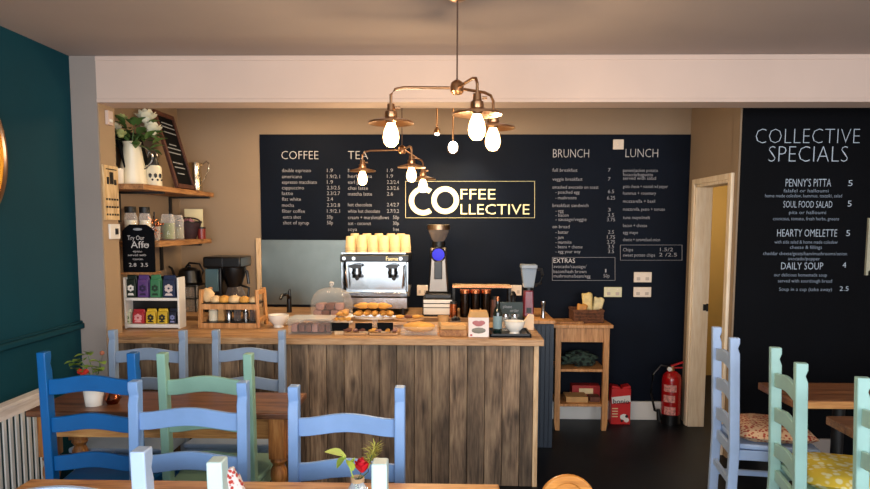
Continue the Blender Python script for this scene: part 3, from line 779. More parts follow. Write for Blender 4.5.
# flower jug
y = on_shelf(134, ZU, SX)
hj = atY(134, 142, y).z-ZU
t = thing('flower_jug', 'tall cream enamel jug standing at near end of the upper shelf, holding flowers', 'jug', (SX, y, ZU))
m = MB(); R0 = .094
m.lathe((0, 0, 0), [(0, 0), (R0, 0), (R0*1.02, .01), (R0*.55, hj*.93), (R0*.62, hj), (R0*.57, hj), (R0*.5, hj*.92), (R0*.9, .02), (0, .02)], 32); m.build('body', enamel, t)
MB().prism([(0, hj*.82), (-.055, hj*1.02), (-.05, hj*1.03), (0, hj*.98)], .03, Matrix.Translation((-.03, 0, 0))).build('spout', enamel, t, bevel=.004)
MB().tube(handle_pts(R0*.62, hj*.35, hj*.93, .075, 0), .006).build('handle', steel, t)
fz = ZU+hj
t = thing('flower_bunch', 'bunch of white roses with green leaves standing in the cream jug', 'flowers', (SX, y, fz-.05))
m = MB(); random.seed(3)
for i in range(7):
    a = random.uniform(-2.6, 2.6); m.tube([(0, 0, -.1), (.02*math.sin(a), 0, .05), (.09*math.sin(a), random.uniform(-.06, .03), random.uniform(.08, .16))], .003, 6)
m.build('stems', leaf, t)
m = MB()
for i in range(64):
    a = random.uniform(0, 2*PI); rr = random.uniform(.02, .13)
    m.leafq((rr*math.cos(a)*1.2+.01, rr*math.sin(a)*.7, random.uniform(0, .16)), (math.cos(a), math.sin(a)*.6, random.uniform(-.2, .8)), random.uniform(.08, .12), random.uniform(.05, .07))
m.build('leaves', leaf, t, smooth=80)
for k, (dx, dy, dz, rr) in enumerate(((-.10, -.03, .13, .045), (-.045, -.06, .09, .038), (.11, -.02, .20, .062), (.15, -.03, .12, .058), (-.07, .02, .2, .036))):
    m = MB()
    m.ball((dx, dy, dz), rr*.6, lump=.25, sub=2, seed=k)
    for i in range(14):
        a = i*2.4; u = .3+.7*i/14
        m.leafq((dx+rr*.2*math.cos(a), dy+rr*.2*math.sin(a), dz-rr*.3), (math.cos(a)*u, math.sin(a)*u, 1.3-u), rr*1.25, rr*1.1, -.2)
    m.build('flower_head', petal if k not in (1, 4) else paint('green_white_petal', 'b6c07c', .6, .1, 9), t, smooth=80)
# small white cup at near end
y = on_shelf(118, ZU, SX-.02)+.03
t = thing('white_mug', 'small white mug half hidden beside the pillar on upper shelf', 'mug', (SX-.04, max(y, Y2+.09), ZU))
m = MB(); m.lathe((0, 0, 0), [(0, 0), (.035, 0), (.042, .01), (.045, .10), (.041, .10), (.038, .012), (0, .012)], 24); m.build('body', ceramic, t)
MB().tube(handle_pts(.04, .02, .085, .03, -PI/2), .005).build('handle', ceramic, t)
# lantern jar
y = on_shelf(154, ZU, SX+.02)
hl = atY(154, 168, y).z-ZU
t = thing('tea_light_jar', 'cream patterned tea light jar with black lid between jug and framed board', 'candle jar', (SXF-.07, on_shelf(154, ZU, SXF-.07), ZU))
m = MB(); rr = .055; m.lathe((0, 0, 0), [(0, 0), (rr, 0), (rr, hl*.9), (rr*.85, hl), (0, hl)], 28); m.build('body', enamel, t)
m = MB(); m.lathe((0, 0, hl), [(rr*.7, 0), (rr*.7, .02), (rr*.5, .05), (rr*.15, .075), (0, .08)], 24); m.build('lid', iron, t)
m = MB()
for a in (-2.2, -1.5, -.9, -.3):
    m.ball((rr*math.cos(a), rr*math.sin(a), hl*.5), .012, (1, 1, 1.4), sub=1); m.ball((rr*math.cos(a+.25), rr*math.sin(a+.25), hl*.3), .008, sub=1)
m.build('pattern', black, t)
MB().tube([(-.03, 0, hl+.06), (-.02, 0, hl+.1), (.02, 0, hl+.1), (.03, 0, hl+.06)], .003).build('handle', steel, t)
# framed chalkboard leaning on the wall
def leaning(name, label, px0, px1, ytop, lean, framed, x_in):
    ya, yb = on_shelf(px0, ZU, SXF-.02), on_shelf(px1, ZU, SXF-.02)
    yb = min(yb, YB-.05)
    hz = atY(px0-14, ytop, ya).z-ZU
    Ln = math.hypot(hz, lean); ang = math.atan2(lean, hz)
    t = thing(name, label, 'chalkboard', (x_in, (ya+yb)/2, ZU+.004)); t.rotation_euler = (0, -ang, 0)
    w = yb-ya
    if framed:
        sl_ = MB().box((0, 0, Ln/2), (.008, w-.03, Ln-.03)).build('slate', black_board, t)
        m = MB()
        for s in (-1, 1): m.box((.004, s*(w/2-.016), Ln/2), (.022, .032, Ln)); m.box((.004, 0, Ln/2+s*(Ln/2-.016)), (.022, w-.03, .032))
        m.build('frame', wood('dark_red_frame_wood', '2a1410', '4e2a1e', '66392a', 'Z', .5, knots=False), t, bevel=.002)
        m = MB(); random.seed(5)
        for i, z in enumerate((.86, .81, .74, .58, .53, .47, .34, .28, .2)):
            wd = w*random.uniform(.35, .7); m.box((.006, random.uniform(-.02, .02), Ln*z), (.002, wd, .007)) 
        m.build('chalk_writing', chalk_dim, sl_)
    else:
        MB().box((0, 0, Ln/2), (.012, w, Ln)).build('slate', black_board, t, bevel=.003)
    return t
fr = leaning('framed_chalkboard', 'dark wood framed chalkboard leaning on upper shelf, covered in faint writing', 178, 196, 110, .155, True, SXF-.03)
leaning('dark_panel', 'plain black panel leaning on upper shelf behind the cream jug', 152, 176, 128, .10, False, SXF-.16)  # plain panel filling the dark area left of the framed board
# metal pitcher at far end
y = min(on_shelf(198, ZU, -2.03), 5.42)
hp = atY(198, 163, y).z-ZU
t = thing('metal_pitcher', 'shiny silver pitcher with tall loop handle at far end of upper shelf', 'pitcher', (-2.025, y, ZU))
m = MB(); m.lathe((0, 0, 0), [(0, 0), (.045, 0), (.052, .02), (.048, hp*.5), (.042, hp*.8), (.055, hp), (.051, hp), (.038, hp*.8), (.044, .03), (0, .02)], 28); m.build('body', metal('warm_silver', 'd8c9ae', .25), t)
MB().tube([(.048, 0, hp*.35), (.075, 0, hp*.5), (.105, 0, hp*.8), (.11, 0, hp*.98), (.09, 0, hp*1.05), (.05, 0, hp*.9)], .006).build('handle', metal('warm_silver', 'd8c9ae', .25), t)

# lower shelf things
def jar(label, px, pytop, X, r, mat, lid=None, fill=None, fillh=.7, name='glass_jar', group=None, zs=None, Y=None):
    zs = ZL if zs is None else zs
    y = Y if Y else on_shelf(px, zs, X); hh_ = atY(px, pytop, y).z-zs
    t = thing(name, label, 'jar', (X, y, zs), 0, group)
    body = hh_*(.82 if lid else 1)
    m = MB(); m.lathe((0, 0, 0), [(0, 0), (r, 0), (r*1.02, .006), (r*1.02, body*.8), (r*.8, body), (r*.76, body), (r*.96, body*.79), (r*.96, .008), (0, .008)], 24); m.build('body', mat, t)
    if fill: MB().lathe((0, 0, .009), [(0, 0), (r*.93, 0), (r*.93, body*fillh), (0, body*fillh)], 20).build('contents', fill, t)
    if lid: MB().lathe((0, 0, body), [(0, 0), (r*.86, 0), (r*.86, hh_-body), (0, hh_-body)], 24).build('lid', lid, t, bevel=.002)
    return t
jar('pale glass jar with dark lid on lower shelf, nearest the pillar', 128, 206.5, -2.135, .042, glass_m, iron, enamel, Y=4.52)
jar('pale glass jar with dark lid on lower shelf, second from the pillar', 139, 207, -2.085, .04, glass_m, iron, enamel, Y=4.62)
m = None
y = on_shelf(152, ZL, -2.06)
t = thing('copper_ornament', 'cluster of copper wire stars in a glass on the lower shelf', 'ornament', (-2.06, y, ZL))
MB().lathe((0, 0, 0), [(0, 0), (.045, 0), (.05, .1), (.047, .1), (.042, .006), (0, .006)], 24).build('glass_bowl', glass_m, t)
m = MB(); random.seed(8)
for i in range(16):
    a = random.uniform(0, 2*PI); z = random.uniform(.02, .16); rr = random.uniform(.005, .05)
    c = Vector((rr*math.cos(a), rr*math.sin(a), z)); d_ = Vector((random.uniform(-1, 1), random.uniform(-1, 1), random.uniform(-1, 1))).normalized()*.03
    m.bar(c-d_, c+d_, .006); m.ball(c+d_, .009, sub=1)
m.build('copper_twigs', copper, t)
MB().cyl((.01, 0, .0), (.012, 0, .2), .004).build('stem', iron, t)
greenf = paint('green_herbs', '71803f', .7, .3, 12)
jar('clear glass jar of green herbs on lower shelf beside the dark basket', 167, 214, -2.05, .05, glass_m, None, greenf, .6)
jar('clear glass jar of pale green leaves on lower shelf, second beside the dark basket', 176, 215, -2.03, .05, glass_m, None, paint('dull_green_fill', '6d6a45', .7, .3, 12), .45)
y = on_shelf(187, ZL, -2.05)
t = thing('round_basket', 'dark purple round basket with hoop handle on the lower shelf', 'basket', (-2.05, y, ZL))
wick = paint('dark_purple_wicker', '2c1720', .5, .5, 30, .4)
m = MB(); m.lathe((0, 0, 0), [(0, 0), (.06, 0), (.095, .09), (.102, .13), (.095, .13), (.085, .09), (.055, .01), (0, .01)], 28); m.build('body', wick, t)
m = MB(); m.tube([(.1*math.cos(a), .1*math.sin(a), .13+.006*math.sin(9*a)) for a in [i*2*PI/32 for i in range(33)]], .006); m.build('rim', iron, t)
m = MB(); m.tube([(.1*math.cos(a), 0, .13+.035*math.sin(a)) for a in [i*PI/14 for i in range(15)]], .006); m.build('handle', wick, t)
m = MB()
for i in range(9): m.ball((random.uniform(-.05, .05), random.uniform(-.05, .05), .12+random.uniform(0, .02)), .022, lump=.3, seed=i, sub=2)
m.build('contents', paint('mauve_parcels', '8b5a66', .5, .4, 15), t)
a_ = atY(184, 209, 5.36); b_ = atY(203, 236, 5.36)
tag(MB().box((0, 0, (a_.z-ZL)/2), (b_.x-a_.x, .006, a_.z-ZL)).build('blank_card', paint('ivory_card', 'e9dcae', .7, .05)), 'ivory card standing on the lower shelf behind the dark basket', 'card', None, ((a_.x+b_.x)/2, 5.37, ZL))
y = 5.36
p = atY(208, 227, y)
t = thing('spice_tin', 'small dark red tin at the far end of the lower shelf', 'tin', (min(p.x, SXF-.035), y-.06, ZL))
MB().lathe((0, 0, 0), [(0, 0), (.03, 0), (.03, p.z-ZL-.012), (0, p.z-ZL-.012)], 24).build('body', paint('dark_red_tin', '7a2420', .35), t)
MB().lathe((0, 0, p.z-ZL-.014), [(0, 0), (.031, 0), (.031, .014), (0, .014)], 24).build('lid', iron, t)

# ------------------------------------------------------------------ rack of coffee bags
def bx(label, x0, x1, ytop, Y, zb, depth, name, cat, group=None):
    cx, w, hh_ = span(x0, x1, ytop, Y, zb)
    return thing(name, label, cat, (cx, Y+depth/2, zb), 0, group), w, hh_
YR = 4.38
t, w, hh_ = bx('white two-tier rack full of coffee bags at left end of the counter', 123, 178.5, 274.5, YR, CZ, .11, 'coffee_rack', 'rack')
rackx = t.location.x
for s in (-1, 1): MB().box((s*(w/2-.006), 0, hh_/2-.01), (.012, .11, hh_-.02)).build('side_panel', white, t, bevel=.002)
zs1 = atY(150, 298, YR).z-CZ; zs0 = .03
MB().box((0, 0, zs1-.009), (w-.024, .11, .018)).build('shelf', white, t, bevel=.002)
MB().box((0, 0, zs0-.012), (w-.024, .11, .024)).build('shelf', white, t, bevel=.002)
MB().box((0, .052, hh_*.5), (w-.024, .006, hh_*.9)).build('back_panel', black, t)
sx0, sx1 = atY(122, 272, YR).x-rackx, atY(153, 272, YR).x-rackx
MB().box(((sx0+sx1)/2, 0, hh_+.007), (sx1-sx0, .14, .014)).build('top_board', shelf_wood, t, bevel=.002)
def coffee_bag(label, x0, x1, ytop, zb, mat, lab_mat, motif=None):
    cx, w, hh_ = span(x0, x1, ytop, YR+.02, zb); w -= .004
    t = thing('coffee_bag', label, 'coffee bag', (cx, YR+.045, zb), 0)
    d_ = .026
    m = MB()
    pr = [(-w/2, 0), (w/2, 0), (w/2*.97, hh_*.82), (w/2*.9, hh_*.9), (w/2*.9, hh_), (-w/2*.9, hh_), (-w/2*.9, hh_*.9), (-w/2*.97, hh_*.82)]
    m.prism(pr, .01)
    m.box((0, 0, hh_*.41), (w*.96, d_*2, hh_*.8), taper=.9)
    m.build('pouch', mat, t, bevel=.004)
    m = MB()
    for k in range(6): a = k*PI/3+.5; m.ball((w*.2*math.cos(a), -d_-.0005, hh_*.42+w*.2*math.sin(a)), w*.13, (1, .1, 1), sub=2)
    m.prism([(-w*.3, hh_*.1), (w*.3, hh_*.1), (w*.2, hh_*.2), (-w*.2, hh_*.2)], .002, Matrix.Translation((0, -d_-.002, 0)))
    m.build('printed_motif', lab_mat, t)
    return t
P_ = lambda n, c: paint(n, c, .4, .12, 14, .05)
zt1 = CZ+zs1
coffee_bag('black coffee bag with green corner and white flower, leftmost on top tier', 125, 136, 275, zt1, P_('black_green_pouch', '15241a'), white)
coffee_bag('purple coffee bag on the top tier of the white rack', 136.5, 148.5, 275, zt1, P_('purple_pouch', '5a3a78'), P_('violet_print', '2a1a44'))
coffee_bag('green coffee bag on the top tier of the white rack', 149, 160.5, 275, zt1, P_('green_pouch', '3a7a52'), P_('dark_green_print', '123622'))
coffee_bag('navy coffee bag with pale figure, rightmost on top tier', 161.5, 175.5, 275.5, zt1, P_('navy_pouch', '1c2848'), P_('pale_print', 'd8c7c2'))
zb1 = CZ+zs0
coffee_bag('red coffee bag with pink flower on the bottom tier of the rack', 131.5, 144.5, 309.5, zb1, P_('red_pouch', 'b02c34'), P_('pink_print', 'e4a0a0'))
coffee_bag('yellow coffee bag on the bottom tier beside the red bag', 145, 156, 309, zb1, P_('yellow_pouch', 'd8b42e'), P_('black_print', '1c2018'))
coffee_bag('yellow coffee bag on the bottom tier beside the dark bag', 156.5, 167.5, 309, zb1, P_('yellow_pouch', ''), P_('black_print', ''))
coffee_bag('dark navy coffee bag, rightmost on the bottom tier', 168, 176.5, 308.5, zb1, P_('dark_navy_pouch', '141a30'), P_('lilac_print', '8088b8'))
coffee_bag('narrow white and green speckled coffee bag, leftmost on the bottom tier', 125, 130.5, 309.5, zb1, P_('pale_green_pouch', 'c9cfb4'), P_('olive_print', '6a7a44'))
# affogato sign
zsg = CZ+hh_+.014
t, w, hs = bx('small black arched chalk sign with hand-lettered affogato offer above the coffee bags', 121.5, 153.5, 224.5, YR, zsg, .02, 'chalk_sign', 'sign')
m = MB(); c_ = .02
m.prism([(-w/2, 0), (w/2, 0), (w/2, hs*.86), (w/2-.02, hs*.93), (w/2-.05, hs), (-w/2+.05, hs), (-w/2+.02, hs*.93), (-w/2, hs*.86)], .014); m.build('board', black_board, t, bevel=.002)
m = MB(); m.ball((0, -.008, hs*.9), .012, (2.6, .15, .7), sub=2); m.build('handle_slot', chalk_dim, t)
Ysg = YR+.01-.0085
m = MB()
for s_, x, y_, wd, hc in (('Try Our', 127.5, 240, 17, 4.6), ('Affo', 131, 248, 18, 7), ('gato', 142, 246, 7, 4), ('espresso', 133, 252.3, 9, 2.2), ('served with', 128, 256, 18, 2.2), ('icecream', 133, 260, 10, 2.2), ('2.8  3.5', 129, 266.5, 19, 3.6)):
    text_bm(m.bm, s_, x, y_, Ysg-.001, wd, hc, -.006)
o = m.build('lettering', chalk, t); o.data.transform(Matrix.Translation(-t.location))

# ------------------------------------------------------------------ wooden two-tier stand
YW = 4.42
t, w, hw_ = bx('wooden two-tier counter stand with cinnamon buns on top tray', 197, 259, 290, YW, CZ, .22, 'bakery_stand', 'stand')
wx_ = t.location.x
m = MB()
for s in (-1, 1):
    m = MB()
    for yy in (-.1, .1): m.bar((s*(w/2-.012), yy, 0), (s*(w/2-.022), yy*.85, hw_), .022)
    m.box((s*(w/2-.02), 0, hw_-.02), (.02, .19, .03)); m.box((s*(w/2-.014), 0, .05), (.02, .2, .03)); m.build('end_frame', cart_wood, t, bevel=.002)
zA = atY(230, 304, YW).z-CZ; zB = atY(230, 323, YW).z-CZ
for z in (zA, zB):
    MB().box((0, -.1, z-.02), (w-.04, .012, .035)).build('rail', cart_wood, t)
    MB().box((0, 0, z-.004), (w-.045, .2, .012)).build('tray', black, t, bevel=.002)
random.seed(4)
for i, (px, rr) in enumerate(((207, .04), (215.5, .038), (224, .04), (234, .042), (244, .036), (253, .03))):
    X = atY(px, 300, YW+.05).x; Z = CZ+zA+.004
    m = MB()
    if i == 0:
        m.ball((0, 0, .045), .045, (1, .8, 1.05), lump=.15, seed=i)
        o = m.build('bread_roll', bread, smooth=80); lab = 'tall pale bread roll, leftmost on the wooden stand'
    else:
        m.lathe((0, 0, 0), [(0, 0), (rr*.9, 0), (rr, rr*.35), (rr*.85, rr*.8), (rr*.4, rr), (0, rr*.95)], 24)
        P2 = []
        for k in range(40):
            a = k*.42; q_ = rr*.9*(1-k/44); P2.append((q_*math.cos(a), q_*math.sin(a), rr*.72+.012*k/40))
        m.tube(P2, .006, 6)
        o = m.build('iced_bun', bread if i % 2 else bake, smooth=80); lab = 'golden swirled bun on top tray of the wooden stand, %s from the left' % ['', 'second', 'third', 'fourth', 'fifth', 'last'][i]
    tag(o, lab, 'bun', 'buns on the wooden stand', (X, YW+.06+(.0 if i else .0), Z+.002))
def zbase_obj(builder, label, px, Y, zb): pass
random.seed(14)
for i, (x0, x1, yt, mat, nm, lab) in enumerate(((208, 217, 308, enamel, 'tea_caddy', 'cream caddy on the lower tier of the wooden stand'), (218, 224, 309, kraft, 'paper_packet', 'kraft packet on lower tier of wooden stand'), (225, 231, 308, steel, 'steel_shaker', 'bright steel shaker on the lower tier of the wooden stand'), (233, 240, 308, smoke_glass, 'dark_bottle', 'dark glass jar on lower tier, beside the steel shaker'), (242, 248, 310, steel, 'milk_jug', 'small steel jug on the lower tier, right of dark jar'), (249, 256, 308, smoke_glass, 'dark_bottle', 'dark glass jar at right end of the lower tier'))):
    cx, w_, h_ = span(x0, x1, yt, YW+.08, CZ+zB+.002)
    t2 = thing(nm, lab, 'packet' if 'packet' in nm else 'jar', (cx, YW+.1, CZ+zB+.003))
    if nm == 'paper_packet': MB().box((0, 0, h_/2), (w_, .05, h_), taper=.9).build('body', mat, t2, bevel=.004); MB().box((0, 0, h_-.004), (w_*.95, .012, .012)).build('folded_top', kraft, t2)
    else:
        MB().lathe((0, 0, 0), [(0, 0), (w_/2, 0), (w_/2, h_*.75), (w_*.36, h_*.85), (w_*.36, h_*.9), (0, h_*.9)], 20).build('body', mat, t2)
        MB().lathe((0, 0, h_*.88), [(0, 0), (w_*.38, 0), (w_*.36, h_*.12), (0, h_*.12)], 20).build('lid', iron if mat is not steel else steel, t2)

# ------------------------------------------------------------------ behind: brewer, kettle
ZB2 = .93
t, w, hh_ = bx('large black filter coffee brewer behind the wooden stand', 203, 240, 257, 5.2, ZB2, .3, 'coffee_brewer', 'coffee maker')
MB().box((0, 0, .025), (w, .3, .05)).build('base', black, t, bevel=.01)
MB().box((-w*.27, .02, hh_*.5), (w*.4, .24, hh_*.95)).build('column', black, t, bevel=.01)
zz = atY(230, 268, 5.2).z-ZB2
MB().box((0, 0, (zz+hh_)/2), (w*1.02, .3, hh_-zz)).build('top_housing', black, t, bevel=.012)
MB().box((-w*.3, -.125, zz*.72), (w*.36, .012, zz*.5)).build('water_tank', paint('grey_teal_tank', '557078', .2, .05), t, bevel=.004)
MB().lathe((w*.2, -.03, zz*.55), [(.055, 0), (.09, zz*.3), (.095, zz*.45), (0, zz*.45)], 28).build('filter_basket', black, t)
MB().tube([(w*.42, -.03, zz*.98), (w*.56, -.03, zz*.9), (w*.6, -.03, zz*.62)], .012).build('handle', black, t)
m = MB(); m.lathe((w*.22, -.03, .055), [(0, 0), (.08, 0), (.09, .05), (.05, zz*.42), (.055, zz*.45), (0, zz*.44)], 28); m.build('carafe', smoke_glass, t)
MB().tube([(w*.22+.06, -.05, zz*.44+.05), (w*.22+.12, -.06, zz*.42+.04), (w*.22+.11, -.06, .1)], .01).build('carafe_handle', black, t)
MB().box((.005, -.152, hh_-.05), (.004, .004, .09)).build('highlight_strip', steel, t)
# riser with glasses and kettle
zk = atY(188, 286, 5.2).z
t, w, hh_ = bx('black wire riser behind the coffee bag rack, stacked with glasses', 172, 196, 286, 5.2, ZB2, .25, 'wire_riser', 'rack')
m = MB()
for sx in (-1, 1):
    for sy in (-1, 1): m.cyl((sx*(w/2-.01), sy*.11, 0), (sx*(w/2-.01), sy*.11, hh_), .006)
for i in range(7): m.cyl((-w/2, -.11+i*.0367, hh_-.004), (w/2, -.11+i*.0367, hh_-.004), .003)
for i in range(7): m.cyl((-w/2, -.11+i*.0367, hh_*.5), (w/2, -.11+i*.0367, hh_*.5), .003)
for yy in (-.12, .12): m.cyl((-w/2, yy, hh_-.004), (w/2, yy, hh_-.004), .005)
m.build('wire_frame', iron, t)
rxx = t.location.x
for k in range(2):
    for i in range(3):
        lab = 'clear glass tumbler on the %s level of the black riser, %s from the left' % (('base', 'middle')[k], ('first', 'second', 'third')[i])
        m = MB(); m.lathe((0, 0, 0), [(0, 0), (.026, 0), (.035, .1), (.033, .1), (.024, .006), (0, .006)], 20)
        tag(m.build('glass_tumbler', glass_m), lab, 'glass', 'tumblers on the riser', (rxx-w*.3+i*w*.3, 5.25, ZB2+.001+k*(hh_*.5+.003)))
t = thing('stovetop_kettle', 'black kettle with long spout on the wire riser left of the brewer', 'kettle', (rxx+.01, 5.3, zk+.004))
hk = atY(188, 267, 5.2).z-zk
m = MB(); m.lathe((0, 0, 0), [(0, 0), (.085, 0), (.095, .02), (.08, hk*.75), (.05, hk*.9), (0, hk*.92)], 28); m.build('body', black, t)
MB().tube([(-.07, 0, .03), (-.12, 0, .06), (-.14, 0, hk*.85), (-.165, 0, hk*.95)], [.016, .013, .009, .008]).build('spout', black, t)
MB().tube([(-.03, 0, hk*.9), (0, 0, hk*1.15), (.08, 0, hk*1.1), (.11, 0, hk*.7), (.085, 0, hk*.3)], .008).build('handle', black, t)
MB().ball((0, 0, hk*.97), .014, sub=2).build('lid_knob', black, t)

# tap
p = atY(289, 290, 5.25)
t = thing('sink_tap', 'black mixer tap with lever against the steel splashback', 'tap', (p.x, 5.25, ZB2))
ht = p.z-ZB2
MB().cyl((0, 0, 0), (0, 0, ht*.75), .02, .017).build('column', black, t)
MB().tube([(0, 0, ht*.6), (0, -.06, ht*.85), (-.02, -.14, ht*.85), (-.025, -.17, ht*.7)], .011).build('spout', black, t)
MB().tube([(0, 0, ht*.75), (.005, 0, ht*1.05)], [.014, .006]).build('lever', black, t)

def bowl(label, px0, px1, ytop, Y, zb, foot=.35):
    cx, w, hh_ = span(px0, px1, ytop, Y, zb); r_ = w/2
    t = thing('white_bowl', label, 'bowl', (cx, Y+r_, zb))
    m = MB(); m.lathe((0, 0, 0), [(0, .004), (r_*.45, 0), (r_*.5, 0), (r_*.46, hh_*.18), (r_*.85, hh_*.5), (r_*.97, hh_*.8), (r_, hh_*1.0), (r_*.94, hh_*1.0), (r_*.88, hh_*.75), (r_*.6, hh_*.35), (0, hh_*.25)], 36)
    m.build('body', ceramic, t)
    return t
bowl('white footed ceramic bowl left of the cake display on the counter', 265.5, 286.5, 316, 4.42, CZ)

# ------------------------------------------------------------------ espresso machine
YM = 5.02
t, w, hh_ = bx('two-group chrome espresso machine with black top band', 340, 409, 255, YM, ZB2, .45, 'espresso_machine', 'coffee machine')
z = lambda py: atY(375, py, YM).z-ZB2
zb0, zb1, zb2, zb3 = z(306), z(262), z(298), z(292)
chrome = metal('mirror_chrome', '85898c', .16)
MB().box((0, .05, (zb2+hh_)/2), (w*.92, .36, hh_-zb2)).build('back_housing', chrome, t, bevel=.01)
MB().box((0, .0, (zb1+hh_)/2), (w, .44, hh_-zb1)).build('top_band', black, t, bevel=.008)
MB().box((0, -.02, (zb2+zb3)/2+.003), (w*.96, .42, .035)).build('drip_tray', chrome, t, bevel=.005)
MB().box((0, .02, (z(310)+zb2)/2), (w*.94, .38, zb2-z(310))).build('lower_housing', steel, t, bevel=.006)
for s in (-1, 1):
    MB().box((s*w*.475, -.02, (zb3+zb1)/2), (.016, .40, zb1-zb3)).build('side_panel', chrome, t, bevel=.003)
    for yy in (-.15, .15): MB().cyl((s*w*.4, yy, 0), (s*w*.4, yy, z(309)), .022).build('foot', black, t)
for s in (-.28, .25):
    m = MB(); zg = z(272)
    m.cyl((s*w, -.14, zg), (s*w, -.14, z(265)), .034); m.cyl((s*w, -.14, zg-.022), (s*w, -.14, zg), .038)
    g_ = m.build('group_head', chrome, t)
    m = MB(); m.cyl((s*w, -.14, zg-.05), (s*w, -.14, zg-.022), .034); m.cyl((s*w, -.17, zg-.035), (s*w+.02, -.27, zg-.045), .012, .015); m.build('portafilter', black, t)
    m = MB(); m.lathe((s*w, -.223, z(266.5)), [(0, 0), (.03, 0), (.03, .005), (0, .005)], 24, Matrix.Rotation(PI/2, 4, 'X') @ Matrix.Scale(1.6, 4, (1, 0, 0)) @ Matrix.Scale(.55, 4, (0, 1, 0))); m.build('button_panel', black, t)
for s in (-.42, .42):
    m = MB(); m.tube([(s*w, -.19, z(266)), (s*w, -.22, z(275)), (s*w*.96, -.2, z(288))], .006); m.build('steam_wand', steel, t)
for s in (-.44, -.3, .38): MB().cyl((s*w, -.235, z(258.5)), (s*w, -.21, z(258.5)), .013).build('dial', steel, t)
m = MB(); text_bm(m.bm, 'Faema', 386, 260.5, YM-.0, 12, 4, 0); o = m.build('badge', cream_letters, t); o.data.transform(Matrix.Translation(-t.location)); o.location = (0, 0.0, 0)
MB().box((-.01, -.02, hh_+.012), (w*.94, .38, .008)).build('cup_rail', chrome, t)
m = MB()
for sx in (-1, 1):
    for sy in (-1, 1): m.cyl((sx*w*.45-.01, sy*.17-.02, hh_-.005), (sx*w*.45-.01, sy*.17-.02, hh_+.02), .006)
m.build('cup_rail_posts', chrome, t)
zcup = ZB2+hh_+.016
cup_m = paint('kraft_cup_card', 'dcc08e', .6, .12, 20, .1)
hc = atY(375, 235, YM+.1).z-zcup
def cup_stack(X, Y, n, rr, hh__, label):
    t = thing('cup_stack', label, 'cups', (X, Y, zcup), 0, 'cup stacks on the espresso machine')
    pitch = hh__*.13
    m = MB(); b_ = hh__-pitch*(n-1)
    for k in range(n):
        z0 = k*pitch
        m.lathe((0, 0, z0), [(rr*1.04, 0), (rr*1.06, .004), (rr*1.0, .009), (rr*.8, b_-.004), (rr*.74, b_), (0, b_)], 22)
    m.build('nested_cups', cup_m, t)
    return t
ords = ['leftmost', 'second', 'third', 'fourth', 'fifth', 'rightmost']
for i, px in enumerate((350.5, 362, 373, 384, 395, 405.5)):
    r_ = .041
    cup_stack(atY(px, 245, YM+.1).x, YM+.1, 3, r_*random.uniform(.95, 1.03), hc*(.93, 1, .98, .97, 1.0, 1.02)[i], 'stack of upturned kraft paper cups on the espresso machine, %s' % ords[i])
for i, px in enumerate((355, 367, 379, 391, 401)):
    cup_stack(atY(px, 245, YM+.2).x, YM+.195, 4, .04, hc*1.08, 'stack of upturned kraft cups in the rear row on the espresso machine, %s' % ['leftmost', 'second', 'third', 'fourth', 'rightmost'][i])

# ------------------------------------------------------------------ grinder on knock-out drawer
YG = 5.05
zbx = atY(436, 299, YG).z
t, w, hh_ = bx('white drawer box with black top slab under the coffee grinder', 422.5, 453, 299, YG, ZB2, .3, 'knock_out_drawer', 'drawer')
MB().box((0, 0, hh_/2), (w, .3, hh_)).build('casing', black, t, bevel=.004)
for k in range(2):
    MB().box((0, -.152, hh_*(.62, .86)[k]), (w*.93, .01, hh_*.18)).build('drawer_front', white, t, bevel=.002)
MB().box((0, -.152, hh_*.3), (w*.93, .01, hh_*.36)).build('drawer_front', white, t, bevel=.002)
zgr = ZB2+hh_
t, w, hg = bx('silver coffee grinder with glowing blue round badge and dark bean hopper', 426.5, 450, 224.5, YG+.03, zgr, .26, 'coffee_grinder', 'grinder')
zg = lambda py: atY(438, py, YG+.03).z-zgr
MB().box((0, 0, zg(294)/2), (w*1.15, .28, zg(294))).build('base', black, t, bevel=.006)
silver = metal('silver_body', '7d746b', .35)
m = MB(); bw = w*.8
m.prism([(-w*.46, zg(294)), (w*.46, zg(294)), (w*.40, zg(278)), (w*.36, zg(262)), (w*.36, zg(248)), (-w*.36, zg(248)), (-w*.36, zg(262)), (-w*.40, zg(278))], .16, Matrix.Translation((0, .03, 0))); m.build('body', silver, t, bevel=.012)
MB().box((0, -.055, (zg(280)+zg(262))/2), (w*.34, .03, zg(262)-zg(280))).build('dosing_chute', black, t, bevel=.004)
blue = glow('blue_lamp', '0002a8', .75)
rb = (atY(445, 255, YG).x-atY(431, 255, YG).x)/2
m = MB(); m.lathe((0, -.052, zg(255)), [(0, 0), (rb*.92, 0), (rb*.92, .01), (0, .014)], 32, Matrix.Rotation(PI/2, 4, 'X')); m.build('glowing_badge', blue, t)
m = MB(); m.tube([(rb*math.cos(a), -.062, zg(255)+rb*math.sin(a)) for a in [i*2*PI/32 for i in range(33)]], .006); m.build('badge_ring', black, t)
m = MB(); m.cyl((0, .03, zg(248)), (0, .03, zg(242)), w*.28, w*.3); m.build('collar', black, t)
m = MB(); m.lathe((0, .03, zg(243)), [(w*.2, 0), (w*.3, .02), (w*.48, zg(230)-zg(243)), (w*.46, zg(230)-zg(243)), (w*.28, .022), (w*.18, .002)], 32); m.build('hopper', smoke_glass, t)
m = MB(); m.lathe((0, .03, zg(243)+.004), [(0, 0), (w*.19, 0), (w*.28, .02), (w*.4, (zg(230)-zg(243))*.6), (0, (zg(230)-zg(243))*.62)], 24); m.build('coffee_beans', paint('coffee_beans', '2a1710', .4, .5, 60, .6), t)
